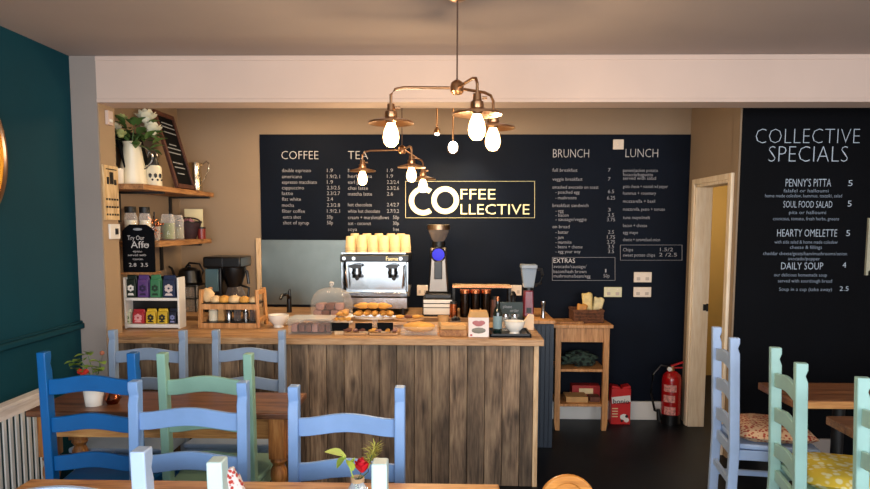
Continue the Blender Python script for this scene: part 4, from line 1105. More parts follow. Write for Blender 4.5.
m = MB(); m.lathe((0, .03, zg(230)), [(0, 0), (w*.5, 0), (w*.5, zg(225)-zg(230)), (w*.4, hg-zg(230)), (0, hg-zg(230))], 32); m.build('lid', metal('bronze_lid', '8a7560', .35), t)

# riser shelf with canisters
YC = 5.12
zr_ = atY(485, 286, YC).z
t, w, hh_ = bx('long low shelf with copper front edge behind the canisters', 452.5, 512, 286.5, YC, ZB2, .22, 'back_riser', 'shelf')
MB().box((0, .03, hh_-.009), (w, .16, .018)).build('shelf', pale_wood, t, bevel=.002)
MB().box((0, -.052, hh_-.006), (w, .005, .014)).build('front_edge', copper, t)
for s in (-1, 1): MB().box((s*(w/2-.01), .03, (hh_-.018)/2), (.02, .15, hh_-.018)).build('leg', iron, t)
for i, (x0, x1) in enumerate(((460, 469.5), (470.5, 480), (481, 490.5))):
    cx, w_, h_ = span(x0, x1, 289.5, YC-.06, ZB2); r_ = w_/2
    t2 = thing('storage_canister', 'dark canister with bright copper rim behind the logo box, %s of three' % ('leftmost', 'middle', 'rightmost')[i], 'canister', (cx, YC-.06-r_+.01, ZB2), 0, 'dark canisters')
    MB().lathe((0, 0, 0), [(0, 0), (r_, 0), (r_, h_*.9), (0, h_*.9)], 28).build('body', metal('dark_steel', '3b3430', .2), t2)
    MB().lathe((0, 0, h_*.88), [(0, 0), (r_*1.04, 0), (r_*1.04, h_*.12), (0, h_*.12)], 28).build('lid', copper, t2)
for i, (px, mat, lab) in enumerate(((453.5, copper, 'copper tin between the grinder drawer and dark canisters'), (494.5, paint('mauve_jar', '6a4a45', .3), 'mauve brown jar right of the dark canisters'))):
    cx, w_, h_ = span(px-4, px+4, 301 if i == 0 else 296, YC-.06, ZB2)
    t2 = thing('small_tin', lab, 'tin', (cx, YC-.09, ZB2))
    MB().lathe((0, 0, 0), [(0, 0), (w_/2, 0), (w_/2, h_*.85), (0, h_*.85)], 24).build('body', mat, t2)
    MB().lathe((0, 0, h_*.85), [(0, 0), (w_*.46, 0), (w_*.4, h_*.15), (0, h_*.15)], 24).build('lid', iron, t2)

# blender standing on the end cabinet
YBL = 5.0
t, w, hbl = bx('jug blender with clear jug and dull red base on the end cabinet', 521.5, 538, 265, YBL, ztop, .16, 'jug_blender', 'blender')
zq = lambda py: atY(530, py, YBL).z-ztop
dr = paint('dull_red_plastic', '7a2a3a', .3, .05)
b0 = zq(291)
MB().box((0, 0, b0/2), (w*.62, .13, b0), taper=.85).build('base', dr, t, bevel=.008)
MB().box((0, -.066, b0*.25), (w*.3, .004, b0*.2)).build('dial', black, t)
m = MB(); m.cyl((0, 0, b0), (0, 0, b0+.02), w*.33); m.build('collar', black, t)
m = MB(); ju = Matrix.Rotation(PI/4, 4, 'Z'); m.lathe((0, 0, b0+.02), [(0, 0), (w*.42, 0), (w*.64, zq(269)-b0-.02), (w*.6, zq(269)-b0-.02), (w*.38, .01), (0, .01)], 4, ju); m.build('jug', glass('milky_jug_glass', (.8, .88, .95), alpha=.8), t)
m = MB(); m.box((0, 0, (zq(269)+hbl)/2), (w*.98, .13, hbl-zq(269))); m.build('lid', paint('grey_lid', '8f9aa6', .35), t, bevel=.006)
MB().tube([(w*.4, 0, zq(270)), (w*.8, 0, zq(270)), (w*.85, 0, zq(276)), (w*.75, 0, zq(284)), (w*.4, 0, zq(286))], .012).build('handle', iron, t)
cx, w_, h_ = span(540.5, 545.5, 301, 4.95, ztop)
t = thing('steel_shaker', 'slim steel shaker standing on the end cabinet top', 'shaker', (cx, 4.95, ztop))
MB().lathe((0, 0, 0), [(0, 0), (w_*.5, 0), (w_*.36, h_*.2), (w_*.36, h_*.75), (w_*.5, h_*.9), (w_*.45, h_), (0, h_)], 24).build('body', steel, t)

# ------------------------------------------------------------------ counter display
YD = 4.16
def slices(t, xs, z0, w_, h_, d_, mat, name, rot=0, lump=True):
    pass
# clear cake box
t, w, hh_ = bx('clear lidded cake box of brown bakes beneath the glass dome', 288, 331, 320.5, YD+.02, CZ, .2, 'cake_box', 'cake box')
m = MB(); m.box((0, 0, hh_/2), (w, .2, hh_)); m.build('box', glass_m, t, bevel=.004)
MB().box((0, 0, hh_+.004), (w*1.02, .21, .008)).build('lid', glass('lid_glass', (.9, .88, .85), alpha=.6), t)
random.seed(21)
for i in range(6):
    X = t.location.x-w*.4+i*w*.16
    tag(MB().box((0, 0, .026), (w*.14, .09, .05)).build('cake_slice', brownie if i % 3 else pinkbake, bevel=.006), 'brown cake slice in the clear box, %s from the left' % ['first', 'second', 'third', 'fourth', 'fifth', 'sixth'][i], 'cake slice', 'brown slices in the clear box', (X, YD+.12, CZ+.006), random.uniform(-.1, .1))
# glass dome on stand
YDo = 4.5
zpl = atY(328, 318.5, YDo).z
cx = atY(328, 310, YDo).x; rd = (atY(350, 310, YDo).x-atY(307, 310, YDo).x)/2
t = thing('cake_dome', 'glass cake dome with knob over stacked slices on a footed stand', 'cake dome', (cx, YDo+rd, CZ))
zp = zpl-CZ
m = MB(); m.lathe((0, 0, 0), [(0, 0), (rd*.5, 0), (rd*.45, .008), (rd*.12, .015), (rd*.1, zp-.014), (rd*.3, zp-.008), (rd*1.08, zp-.006), (rd*1.1, zp+.002), (0, zp)], 40); m.build('stand', ceramic, t)
hd = atY(328, 288, YDo+rd).z-zpl
m = MB(); pf = [(rd, .0)]+[(rd*math.cos(a)**.7, hd*.35+hd*.65*math.sin(a)) for a in [i*PI/2/12 for i in range(12)]]+[(.004, hd)]
m.lathe((0, 0, zp+.003), pf, 40); m.build('dome', glass('dome_glass', (.97, .96, .95), alpha=.16), t)
MB().lathe((0, 0, zp+hd), [(.006, 0), (.006, .012), (.016, .022), (.018, .034), (.01, .045), (0, .046)], 20).build('knob', glass('lid_glass', ()), t)
k = 0
for row, (dz, xs) in enumerate(((0, (-.62, -.2, .22, .62)), (.045, (-.45, .0, .42)))):
    for u in xs:
        mat = (pinkbake, brownie, pinkbake, bake)[k % 4]
        tag(MB().box((0, 0, .021), (rd*.38, .09, .042)).build('cake_slice', mat, bevel=.006), ['pink-brown slice', 'dark brown slice', 'pink-brown slice', 'golden slice'][k % 4]+' under the glass dome, %s row, %s from the left' % (('bottom', 'top')[row], ['first', 'second', 'third', 'fourth'][xs.index(u)]), 'cake slice', 'slices under the glass dome', (cx+u*rd, YDo+rd-.03, zpl+.004+dz), random.uniform(-.15, .15)); k += 1
# low cake stands with bakes
def cakestand(label, px0, px1, yplate, Y, wood_top=False, glassy=True):
    a, b = atY(px0, yplate, Y), atY(px1, yplate, Y); r_ = (b.x-a.x)/2; zp_ = max(.02, a.z-CZ)
    t = thing('cake_stand', label, 'cake stand', ((a.x+b.x)/2, Y+r_*.7, CZ))
    mt = glass('stand_glass', (.95, .93, .9), alpha=.6)
    m = MB(); m.lathe((0, 0, 0), [(0, 0), (r_*.45, 0), (r_*.42, .006), (r_*.14, .012), (r_*.12, zp_-.016), (r_*.3, zp_-.01), (0, zp_-.009)], 32, Matrix.Scale(.7, 4, (0, 1, 0))); m.build('foot', mt, t)
    m = MB(); m.lathe((0, 0, zp_-.01), [(0, 0), (r_*.98, 0), (r_, .008), (r_*.95, .009), (0, .006)], 40, Matrix.Scale(.7, 4, (0, 1, 0))); m.build('plate', worktop_m if wood_top else mt, t)
    return t, CZ+zp_, r_
def pastry(X, Y, Z, L, mat, label, grp, ang=0, nm='pastry', fat=.5):
    m = MB(); n = 9; pts = []; rad = []
    for i in range(n):
        u = -1+2*i/(n-1); pts.append((u*L/2, .012*(u*u), 0)); rad.append(max(.008, L*.5*fat*(1-abs(u)**2.2)*(1+.14*(i % 2))))
    m.tube(pts, rad, 12)
    r_ = max(rad)
    for v in m.bm.verts: v.co.z = v.co.z*.8+r_*.78
    return tag(m.build(nm, mat, smooth=80), label, 'pastry', grp, (X, Y, Z), ang)
st, zp_, r_ = cakestand('glass cake stand carrying golden pastries in front of espresso machine', 352, 395, 318, 4.42)
for i, px in enumerate((358, 366, 374, 382, 389)):
    pastry(atY(px, 312, 4.45).x, 4.50+.02*(i % 2), zp_+.002, .11, bake, 'golden pastry on the glass stand before the espresso machine, %s from the left' % ['first', 'second', 'third', 'fourth', 'fifth'][i], 'pastries on the glass cake stand', 1.2+.2*i, fat=.42)
for i, px in enumerate((362, 372, 382)):
    pastry(atY(px, 308, 4.45).x, 4.51, zp_+.05, .12, bake, 'golden pastry on top of the heap on the glass stand, %s' % ['left', 'middle', 'right'][i], 'pastries on the glass cake stand', .3-.3*i, fat=.42)
st, zp_, r_ = cakestand('wooden-topped cake stand with flat breads right of the golden pastries', 392, 424, 320, 4.5, True)
for i, (px, a) in enumerate(((399, .2), (408, -.3), (416, .3))):
    pastry(atY(px, 314, 4.52).x, 4.57, zp_+.001, .1, bake if i != 1 else brownie, 'flat golden bread on the wooden-topped stand, %s' % ['left', 'middle', 'right'][i], 'breads on the wooden-topped stand', a, fat=.3)
st, zp_, r_ = cakestand('low glass cake stand with orange bakes right of the dome', 331, 352, 322, 4.32)
for i, (px, py) in enumerate(((335, 0), (342, 0), (348, 0), (339, 1), (345, 1))):
    pastry(atY(px, 318, 4.34).x, 4.36, zp_+.002+py*.034, .06, bake, 'orange golden scone beside the dome, %s' % ['left of bottom row', 'middle of bottom row', 'right of bottom row', 'left of top row', 'right of top row'][i], 'scones beside the dome', .5*i, fat=.5)
# price cards
for i, (x0, x1, y0) in enumerate(((330, 348.5, 322.5), (355, 372, 323), (377, 393, 322.5))):
    cx, w_, h_ = span(x0, x1, y0, 4.2, CZ+.0)
    t2 = thing('price_card', 'small black price card on the counter display, %s of three' % ('leftmost', 'middle', 'rightmost')[i], 'card', (cx, 4.21, CZ), 0, 'black price cards')
    h_ = max(.04, h_)
    MB().box((0, 0, h_*.62), (w_, .006, h_*.72)).build('card', black_board, t2, bevel=.002)
    MB().box((0, 0, h_*.14), (w_*.5, .03, h_*.28)).build('holder', pale_wood, t2)
# front boards with bakes
def board_with(label, x0, x1, Y, d_, n, mats, grp, lab, L=.075, fat=.45, names=None):
    a, b = atY(x0, 336, Y), atY(x1, 336, Y); w_ = b.x-a.x
    t = thing('serving_board', label, 'board', ((a.x+b.x)/2, Y+d_/2, CZ))
    MB().box((0, 0, .007), (w_, d_, .014)).build('board', worktop_m, t, bevel=.004)
    MB().box((w_/2+.02, 0, .007), (.04, .03, .012)).build('handle', worktop_m, t, bevel=.003)
    W = ['first', 'second', 'third', 'fourth', 'fifth', 'sixth', 'seventh']
    for i in range(n):
        X = a.x+w_*(i+.5)/n
        pastry(X, Y+d_*.4+.01*(i % 2), CZ+.015, L, mats[i % len(mats)], lab+', %s from the left' % W[i], grp, random.uniform(.9, 1.7), fat=fat)
board_with('serving board of brown and golden bakes at the counter front, middle', 344, 366, YD, .13, 3, (brownie, pinkbake), 'bakes on the middle board', 'dark bake on the middle front board', .07, .42)
board_with('serving board of golden bakes at the counter front below the espresso machine', 369, 398, YD, .13, 4, (bake, pinkbake), 'bakes on the right-hand board', 'golden bake on the right front board', .07, .4)
# wrapped loaf
t, w, hh_ = bx('long golden loaf in a clear tray left of the wooden box', 401, 437, 321, YD, CZ, .14, 'loaf_tray', 'tray')
MB().box((0, 0, .006), (w, .14, .012)).build('base', glass_m, t)
m = MB(); m.box((0, 0, hh_*.3), (w, .14, hh_*.5)); m.build('cover', glass_m, t, bevel=.01)
m = MB(); m.ball((0, 0, 0), .5, (w*.92, .11, hh_*.7), lump=.12, seed=3); 
tag(m.build('golden_loaf', bake, smooth=80), 'long golden crusty loaf in the clear tray', 'loaf', None, (t.location.x, t.location.y, CZ+.014+hh_*.35))
for i, (px, mat) in enumerate(((410, brownie), (420, bake), (429, brownie))):
    pastry(atY(px, 318, 4.32).x, 4.37, CZ+.002, .1, mat, '%s pastry behind the clear loaf tray, %s' % (('dark', 'golden', 'dark')[i], ('left', 'middle', 'right')[i]), 'pastries behind the loaf', .3*i, fat=.5)
# kraft cup
cx, w_, h_ = span(437.5, 449, 316.5, 4.3, CZ)
t = thing('paper_cup', 'kraft paper cup beside the muffin on the counter', 'cup', (cx, 4.34, CZ))
MB().lathe((0, 0, 0), [(0, 0), (w_*.36, 0), (w_*.48, h_*.95), (w_*.5, h_), (w_*.46, h_), (w_*.34, .005), (0, .005)], 28).build('body', kraft, t)
MB().lathe((0, 0, h_*.3), [(w_*.405, 0), (w_*.455, h_*.35), (w_*.45, h_*.35), (w_*.39, 0)], 28).build('sleeve', cup_m, t)
# black pot with dark muffin
cx, w_, h_ = span(450, 461, 314, 4.42, CZ)
t = thing('grey_pot', 'small grey pot of dark chocolates behind the wooden box', 'pot', (cx, 4.42, CZ))
MB().lathe((0, 0, 0), [(0, 0), (w_*.4, 0), (w_*.5, h_*.6), (w_*.46, h_*.6), (w_*.36, .006), (0, .006)], 28).build('body', paint('grey_stoneware', '8b817a', .5), t)
m = MB()
for i in range(8): m.ball((w_*.22*math.cos(i*.9), w_*.22*math.sin(i*.9), h_*(.62+.06*(i % 3))), w_*.2, sub=2, lump=.3, seed=i)
m.build('chocolates', black, t)
# wooden tray box
t, w, hh_ = bx('shallow wooden box with pale lid on the counter left of the logo box', 439.5, 467, 325.5, 4.15, CZ, .14, 'wooden_box', 'box')
MB().box((0, 0, hh_*.3), (w, .14, hh_*.6)).build('body', shelf_wood, t, bevel=.003)
MB().box((0, 0, hh_*.8), (w*.92, .13, hh_*.4)).build('contents', kraft, t, bevel=.004)
# logo box
t, w, hh_ = bx('white and kraft upright box printed with a red heart-shaped logo', 468.5, 489, 311.5, 4.13, CZ, .09, 'gift_box', 'box')
wf = paint('white_card', 'e9ddd8', .5)
MB().box((0, 0, hh_*.38), (w, .09, hh_*.76)).build('body', wf, t, bevel=.002)
m = MB(); m.prism([(-w/2, hh_*.76), (w/2, hh_*.76), (w*.42, hh_), (-w*.42, hh_)], .085); m.build('gable', kraft, t, bevel=.002)
m = MB(); m.ball((-w*.13, -.0465, hh_*.56), w*.16, (1.2, .05, .7), sub=2); m.ball((w*.13, -.0465, hh_*.56), w*.16, (1.2, .05, .7), sub=2); m.ball((0, -.0465, hh_*.5), w*.17, (1.3, .05, .6), sub=2); m.build('red_logo', paint('pink_red_print', 'b0686a', .5), t)
m = MB(); m.ball((0, -.0465, hh_*.26), w*.36, (1, .04, .42), sub=2); m.build('grey_picture', paint('olive_grey_print', '77756a', .5), t)
MB().box((-w*.36, -.0465, hh_*.08), (w*.1, .002, hh_*.06)).build('red_mark', red, t)
# black tray and its things
YTr = 4.12
a, b = atY(490, 337, YTr), atY(531.5, 337, YTr)
t = thing('black_tray', 'black tray holding bottle, bowl and shakers at right end of the counter', 'tray', ((a.x+b.x)/2, YTr+.13, CZ))
w = b.x-a.x; m = MB(); m.box((0, 0, .005), (w, .26, .01))
for s in (-1, 1): m.box((s*(w/2-.004), 0, .012), (.008, .26, .02)); m.box((0, s*.126, .012), (w, .008, .02))
m.build('tray', black, t)
zt2 = CZ+.0105
cx, w_, h_ = span(493.5, 502.5, 297, YTr+.06, zt2)
t = thing('sauce_bottle', 'dark green glass bottle with pale label on the black tray', 'bottle', (cx, YTr+.09, zt2))
dg = paint('dark_bottle_glass', '0f1f1e', .1, .05, 5, 0, coat=.5)
MB().lathe((0, 0, 0), [(0, 0), (w_*.48, 0), (w_*.5, .01), (w_*.5, h_*.55), (w_*.42, h_*.64), (w_*.18, h_*.74), (w_*.17, h_*.9), (0, h_*.9)], 28).build('glass_body', dg, t)
MB().lathe((0, 0, h_*.88), [(0, 0), (w_*.2, 0), (w_*.2, h_*.12), (0, h_*.12)], 20).build('cap', copper, t)
MB().lathe((0, 0, h_*.14), [(w_*.505, 0), (w_*.51, .001), (w_*.51, h_*.34), (w_*.505, h_*.34)], 28).build('label', paint('blue_grey_label', '7f98a0', .5), t)
bowl('white sugar bowl on the black tray', 505, 526, 322.5, YTr+.03, zt2)
for i, px in enumerate((505.5, 514.5)):
    cx, w_, h_ = span(px-3.5, px+3.5, 313, YTr+.19, zt2)
    t = thing('glass_shaker', 'small glass shaker behind the white sugar bowl, %s' % ('left', 'right')[i], 'shaker', (cx, YTr+.2, zt2), 0, 'glass shakers')
    MB().lathe((0, 0, 0), [(0, 0), (w_*.5, 0), (w_*.42, h_*.8), (w_*.38, h_*.8), (w_*.45, .005), (0, .005)], 20).build('body', glass_m, t)
    MB().lathe((0, 0, h_*.78), [(0, 0), (w_*.46, 0), (w_*.4, h_*.15), (0, h_*.22)], 20).build('cap', steel, t)
cx, w_, h_ = span(500, 523, 301.5, 4.55, CZ)
t = thing('green_chalk_card', 'small dark green chalk card with white writing behind the bottle', 'sign', (cx, 4.55, CZ))
MB().box((0, 0, h_*.62), (w_, .008, h_*.72)).build('board', paint('green_chalkboard', '2c3d3f', .6), t, bevel=.002)
MB().box((0, .01, h_*.15), (w_*.4, .05, h_*.3)).build('stand', pale_wood, t)
m = MB()
for s_, x, y_, wd in (('please', 503, 308, 9), ('order', 510, 312, 9), ('at the till', 503, 317, 16)): text_bm(m.bm, s_, x, y_, 4.5445, wd, 3.2, 0)
o = m.build('writing', chalk_dim, t); o.data.transform(Matrix.Translation(-t.location))
MB().box((0, 0, 0), (.001, .001, .001)).bm.free()
cx, w_, h_ = span(508, 516, 290, 4.75, CZ)
t = thing('pepper_mill', 'black pepper mill behind the green chalk card', 'mill', (cx, 4.68, CZ))
MB().lathe((0, 0, 0), [(0, 0), (.028, 0), (.03, .03), (.018, h_*.45), (.024, h_*.6), (.014, h_*.72), (.024, h_*.88), (.012, h_*.98), (0, h_)], 24).build('body', black, t)
t, w, hh_ = bx('folded cream paper napkins leaning at right end of the black tray', 523.5, 534, 314, 4.42, CZ, .1, 'paper_napkins', 'napkins')
m = MB()
for i in range(6):
    m.prism([(-w/2, 0), (w/2, 0), (w/2, hh_*(.95-.03*i)), (w*.1, hh_*(1-.02*i)), (-w/2, hh_*(.5-.03*i))], .006, Matrix.Translation((0, -.04+i*.014, 0)))
m.build('napkins', paint('cream_paper', 'e6c9a8', .8), t)
# extra: plates row in glass trays at left of worktop
t, w, hh_ = bx('low glass tray stack behind the white bowl on the counter', 272, 300, 322, 4.55, CZ, .15, 'glass_tray', 'tray')
for k in range(3): MB().box((0, 0, .01+k*.016), (w, .15, .008)).build('tray', glass('stand_glass', ()), t, bevel=.003)

# ------------------------------------------------------------------ trolley
YK = 5.0
kx0, kx1 = atY(555.5, 400, 5.1).x, atY(607, 400, 5.1).x
kf = 5.0
fy = atZ(557, 430.5, 0).y
kz = atY(583, 324.5, fy).z
kw = atY(608, 400, fy).x-atY(554.5, 400, fy).x
t = thing('kitchen_trolley', 'birch kitchen trolley with two shelves against the navy wall', 'trolley', ((atY(608, 400, fy).x+atY(554.5, 400, fy).x)/2, fy+.22, 0))
dpt = .44
MB().box((0, 0, kz-.014), (kw+.05, dpt+.03, .028)).build('top', cart_wood, t, bevel=.004)
for sx in (-1, 1):
    for sy in (-1, 1):
        m = MB(); m.prism([(-.022, .06), (-.022 if sx > 0 else -.012, 0), (.012 if sx > 0 else .022, 0), (.022, .06), (.022, kz-.028), (-.022, kz-.028)], .044); o = m.build('leg', cart_wood, t, bevel=.002); o.location = (sx*(kw/2-.022), sy*(dpt/2-.022), 0)
m = MB()
for s in (-1, 1): m.box((0, s*(dpt/2-.02), kz-.085), (kw-.08, .02, .11)); m.box((s*(kw/2-.02), 0, kz-.085), (.02, dpt-.08, .11))
m.build('apron', cart_wood, t)
zsh1 = atY(583, 371, fy).z; zsh2 = atY(583, 406, fy).z
for z_ in (zsh1, zsh2):
    MB().box((0, 0, z_-.0), (kw-.03, dpt-.03, .02)).build('shelf', cart_wood, t, bevel=.002)
kl = t.location.copy()
cx, w_, h_ = span(574, 604, 309, fy+.06, kz)
t = thing('wicker_basket', 'brown rectangular wicker basket on the trolley top', 'basket', (cx, fy+.18, kz))
wk = paint('brown_wicker', '6a4028', .7, .55, 40, .6)
m = MB(); hb = h_*.85
for s in (-1, 1): m.box((s*(w_/2-.006), 0, hb/2), (.012, .2, hb)); m.box((0, s*.1, hb/2), (w_, .012, hb))
m.box((0, 0, .006), (w_, .2, .012)); m.build('body', wk, t, bevel=.003)
m = MB()
for k in range(4):
    z_ = hb*(k+.5)/4
    m.tube([(-w_/2, -.108, z_), (0, -.11, z_), (w_/2, -.108, z_)], .007)
m.tube([(-w_/2, -.106, hb), (w_/2, -.106, hb), (w_/2, .106, hb), (-w_/2, .106, hb), (-w_/2, -.106, hb)], .009)
m.build('woven_bands', wk, t)
for i, (px, pyt, col, lab, ang) in enumerate(((580, 303, 'c9883a', 'orange-brown crisp packet at left in the wicker basket', .3), (589, 292, 'e0c27a', 'yellow paper packet standing tallest in the wicker basket', -.15), (597, 297, 'e8d29a', 'pale yellow packet at right in the wicker basket', .35))):
    Z0 = kz+.03; p = atY(px, pyt, fy+.15); hh2 = p.z-Z0
    m = MB(); w2 = .085
    n = 8; front = []; 
    m.prism([(-w2/2, 0), (w2/2, 0), (w2*.45, hh2*.5), (w2*.52, hh2*.93), (w2*.2, hh2), (-w2*.1, hh2*.94), (-w2*.5, hh2*.98), (-w2*.44, hh2*.5)], .035)
    o = m.build('snack_packet', paint('packet_%d' % i, col, .35, .25, 20, .3), bevel=.012)
    tag(o, lab, 'packet', 'packets in the wicker basket', (p.x, fy+.13+.03*i, Z0), ang*.3); o.rotation_euler.y = ang*.5
t = thing('chopping_board', 'thin wooden chopping board with handle lying on the trolley', 'board', (atY(568, 322, fy+.1).x, fy+.12, kz))
m = MB(); m.box((0, 0, .008), (.22, .2, .016)); m.box((.14, -.02, .008), (.07, .03, .014)); m.build('board', shelf_wood, t, bevel=.004)
# items on trolley shelves
z1 = zsh1+.011
m = MB(); m.ball((0, 0, .05), .1, (1.35, .9, .55), lump=.55, seed=2, sub=4)
o = tag(m.build('crumpled_bag', checker('dark_green_bag_fabric', '0c1512', '33463c', 26), smooth=70), 'crumpled dark green patterned bag on the upper trolley shelf', 'bag', None, (kl.x, kl.y-.06, z1+.007))
z2 = zsh2+.011
def cart_box(label, x0, x1, y0, zb, mat, dy=.1, d_=.16, nm='cardboard_box', lid=None):
    cx, w_, h_ = span(x0, x1, y0, fy+dy, zb)
    t = thing(nm, label, 'box', (cx, fy+dy+d_/2, zb))
    MB().box((0, 0, h_/2), (w_, d_, h_)).build('body', mat, t, bevel=.003)
    if lid: MB().box((0, -.002, h_*.5), (w_*.5, d_+.002, h_*.5)).build('label', lid, t)
    return t, h_
_, hA = cart_box('open kraft cardboard box on the lower trolley shelf', 566, 588, 397, z2, kraft, .06)
cart_box('red and white carton on top of the cardboard box in the trolley', 572, 600, 385.5, z2+.0, paint('red_carton', 'a82522', .5), .24, .12, 'red_carton', paint('cream_label', 'e4cfa0', .6))
cart_box('small brown packet at right on the lower trolley shelf', 590, 600, 397, z2, brownie, .08, .1, 'brown_packet')

# ------------------------------------------------------------------ dog biscuit box and extinguisher
byy = atZ(620, 424.5, 0).y-.0
t, w, hh_ = bx('red and white bonio dog biscuit carton standing on the floor by the skirting', 611.5, 631, 386.5, byy, 0, .09, 'biscuit_carton', 'carton')
MB().box((0, 0, hh_*.47), (w, .09, hh_*.94)).build('body', paint('bright_red_carton', 'c81e1e', .4, .05), t, bevel=.003)
m = MB(); m.box((-w*.28, 0, hh_*.97), (w*.4, .085, hh_*.06), rot=(0, .2, 0)); m.box((w*.28, 0, hh_*.97), (w*.4, .085, hh_*.06), rot=(0, -.2, 0)); m.build('open_flaps', paint('bright_red_carton', ''), t)
m = MB(); m.box((0, -.047, hh_*.66), (w*.96, .003, hh_*.17), rot=(0, -.12, 0)); m.build('name_band', white, t)
m = MB(); text_bm(m.bm, 'bonio', 613.2, 403.6, byy-.007, 16, 4.6, .01); o = m.build('lettering', black, t); o.data.transform(Matrix.Translation(-t.location))
m = MB(); m.ball((w*.16, -.046, hh_*.2), w*.2, (1, .05, .8), sub=2); m.ball((w*.3, -.046, hh_*.12), w*.14, (1, .05, .9), sub=2); m.build('dog_picture', white, t)
m = MB(); m.ball((w*.3, -.049, hh_*.22), w*.08, (1, .05, 1), sub=2); m.ball((w*.06, -.049, hh_*.1), w*.07, (1, .05, 1), sub=2); m.build('dog_markings', black, t)
m = MB()
for k in range(4): m.box((-w*.3, -.046, hh_*(.42-.07*k)), (w*.3, .002, .008))
m.build('print_lines', paint('cream_label', ''), t)
ey = atZ(671, 419, 0).y+.02; ey = min(ey, YB-.12)
ex = atY(671, 400, ey).x
z_ = lambda py: atY(671, py, ey).z
t = thing('fire_extinguisher', 'red fire extinguisher with black hose on the floor beside the doorway', 'fire extinguisher', (ex, ey, 0))
r_ = (atY(681, 390, ey).x-atY(662, 390, ey).x)/2
zs = z_(372)
MB().lathe((0, 0, .012), [(0, 0), (r_, 0), (r_, zs-.07), (r_*.9, zs-.035), (r_*.5, zs-.005), (r_*.3, zs), (0, zs)], 36).build('cylinder', paint('extinguisher_red', 'a00c12', .22, .04, 6, 0, coat=.4), t)
MB().lathe((0, 0, 0), [(0, 0), (r_*1.02, 0), (r_*1.02, .085), (0, .085)], 36).build('base_ring', black, t)
MB().cyl((0, 0, zs), (0, 0, zs+.05), .02).build('valve', brass, t)
vl_ = [k for k in t.children if k.name.startswith('valve')][0]
m = MB(); m.bar((-.01, 0, zs+.05), (.085, -.01, zs+.085), .02, .012); m.bar((-.01, 0, zs+.035), (.08, -.01, zs+.04), .018, .01); m.build('lever_handle', red, vl_)
MB().cyl((-.03, -.02, zs+.03), (-.03, -.035, zs+.03), .018).build('pressure_gauge', white, vl_)
MB().tube([(-.02, 0, zs+.04), (-.09, 0, zs+.055), (-.15, 0, zs-.02), (-.165, 0, zs*.6), (-.13, 0, zs*.25), (-.105, -.01, .10)], .009).build('hose', black, t)
MB().cyl((-.105, -.01, .12), (-.095, -.012, .03), .014, .02).build('nozzle', black, [k for k in t.children if k.name.startswith('hose')][0])
m = MB()
for k, (z0, hh2, a0, a1) in enumerate(((zs*.62, zs*.16, -2.7, -1.35), (zs*.42, zs*.16, -2.7, -1.5), (zs*.18, zs*.18, -2.6, -1.4))):
    n = 10
    va = [m.bm.verts.new(((r_+.0015)*math.cos(a0+(a1-a0)*i/n), (r_+.0015)*math.sin(a0+(a1-a0)*i/n), z0+.012)) for i in range(n+1)]
    vb = [m.bm.verts.new((v.co.x, v.co.y, z0+hh2)) for v in va]
    for i in range(n): m.bm.faces.new((va[i], va[i+1], vb[i+1], vb[i]))
m.build('instruction_label', paint('pale_red_label', 'cf8f86', .5, .5, 60), t)

# ------------------------------------------------------------------ things on the near tables
tz = .75
yy = ty-.12
p = atY(357.5, 480, yy)
t = thing('glass_bottle_vase', 'small glass bottle vase with twine neck on the foreground table', 'vase', (p.x, yy, tz))
hn = p.z-tz
MB().lathe((0, 0, 0), [(0, 0), (.034, 0), (.036, .006), (.036, hn*.35), (.02, hn*.8), (.018, hn*1.0), (.022, hn*1.03), (.019, hn*1.03), (.015, hn*.98), (.033, hn*.34), (.033, .008), (0, .008)], 28).build('bottle', glass('vase_glass', (.85, .92, .97), alpha=.7), t)
m = MB(); m.tube([(.0205*math.cos(a), .0205*math.sin(a), hn*.9+.0016*a/6.28*2) for a in [i*.5 for i in range(60)]], .002, 6); m.build('twine', paint('natural_twine', 'c9ac85', .9), t)
MB().lathe((0, 0, .01), [(0, 0), (.032, 0), (.032, hn*.3), (0, hn*.3)], 20).build('water', glass_m, t)
def rel(px, py): q = atY(px, py, yy); return Vector((q.x-p.x, 0, q.z-p.z))
f0 = Vector((p.x, yy, p.z))
t = thing('red_rose', 'red rose head rising from the glass bottle vase', 'flower', f0)
c = rel(362, 466)
m = MB(); rr = .027
for i in range(22):
    a = i*2.4; u = i/22
    m.leafq((c.x+rr*.25*u*math.cos(a), rr*.25*u*math.sin(a), c.z-rr*.75), (math.cos(a)*(.15+u*.8), math.sin(a)*(.15+u*.8), 1.25-u*.5), rr*(1.75-.3*u), rr*1.25, -.25)
m.ball((c.x, 0, c.z), rr*.55, (1, 1, 1.2), lump=.2, sub=2); m.build('petals', rose, t, smooth=80)
MB().tube([(0, 0, -hn*.8), (0, 0, 0), (c.x, 0, c.z-.015)], .0022).build('stem', leaf, t)
t = thing('leaf_sprig', 'sprig of lime green leaves leaning left out of the bottle vase', 'foliage', f0)
m = MB(); m.tube([(0, 0, -hn*.7), rel(352, 474), rel(348, 462), rel(341, 454)], .0018); m.build('stem', lime, t)
m = MB(); b_ = rel(346, 457)
m.leafq(b_, (-1, 0, .28), .07, .066, .05); m.leafq(b_, (-.6, -.3, -.6), .045, .045, .1); m.leafq(rel(352, 471), (-.15, -.3, 1), .05, .036, .2); m.leafq(rel(350, 468), (.3, .3, 1), .035, .02, .2)
m.build('leaves', lime, t, smooth=80)
t = thing('grass_sprig', 'feathery yellow-green sprig leaning right out of the bottle vase', 'foliage', f0)
m = MB(); random.seed(11); a0 = rel(370, 462)
m.tube([(.004, 0, -hn*.7), (.005, 0, 0), rel(368, 472), a0, rel(374, 448)], .0016)
m.build('stem', leaf, t)
m = MB()
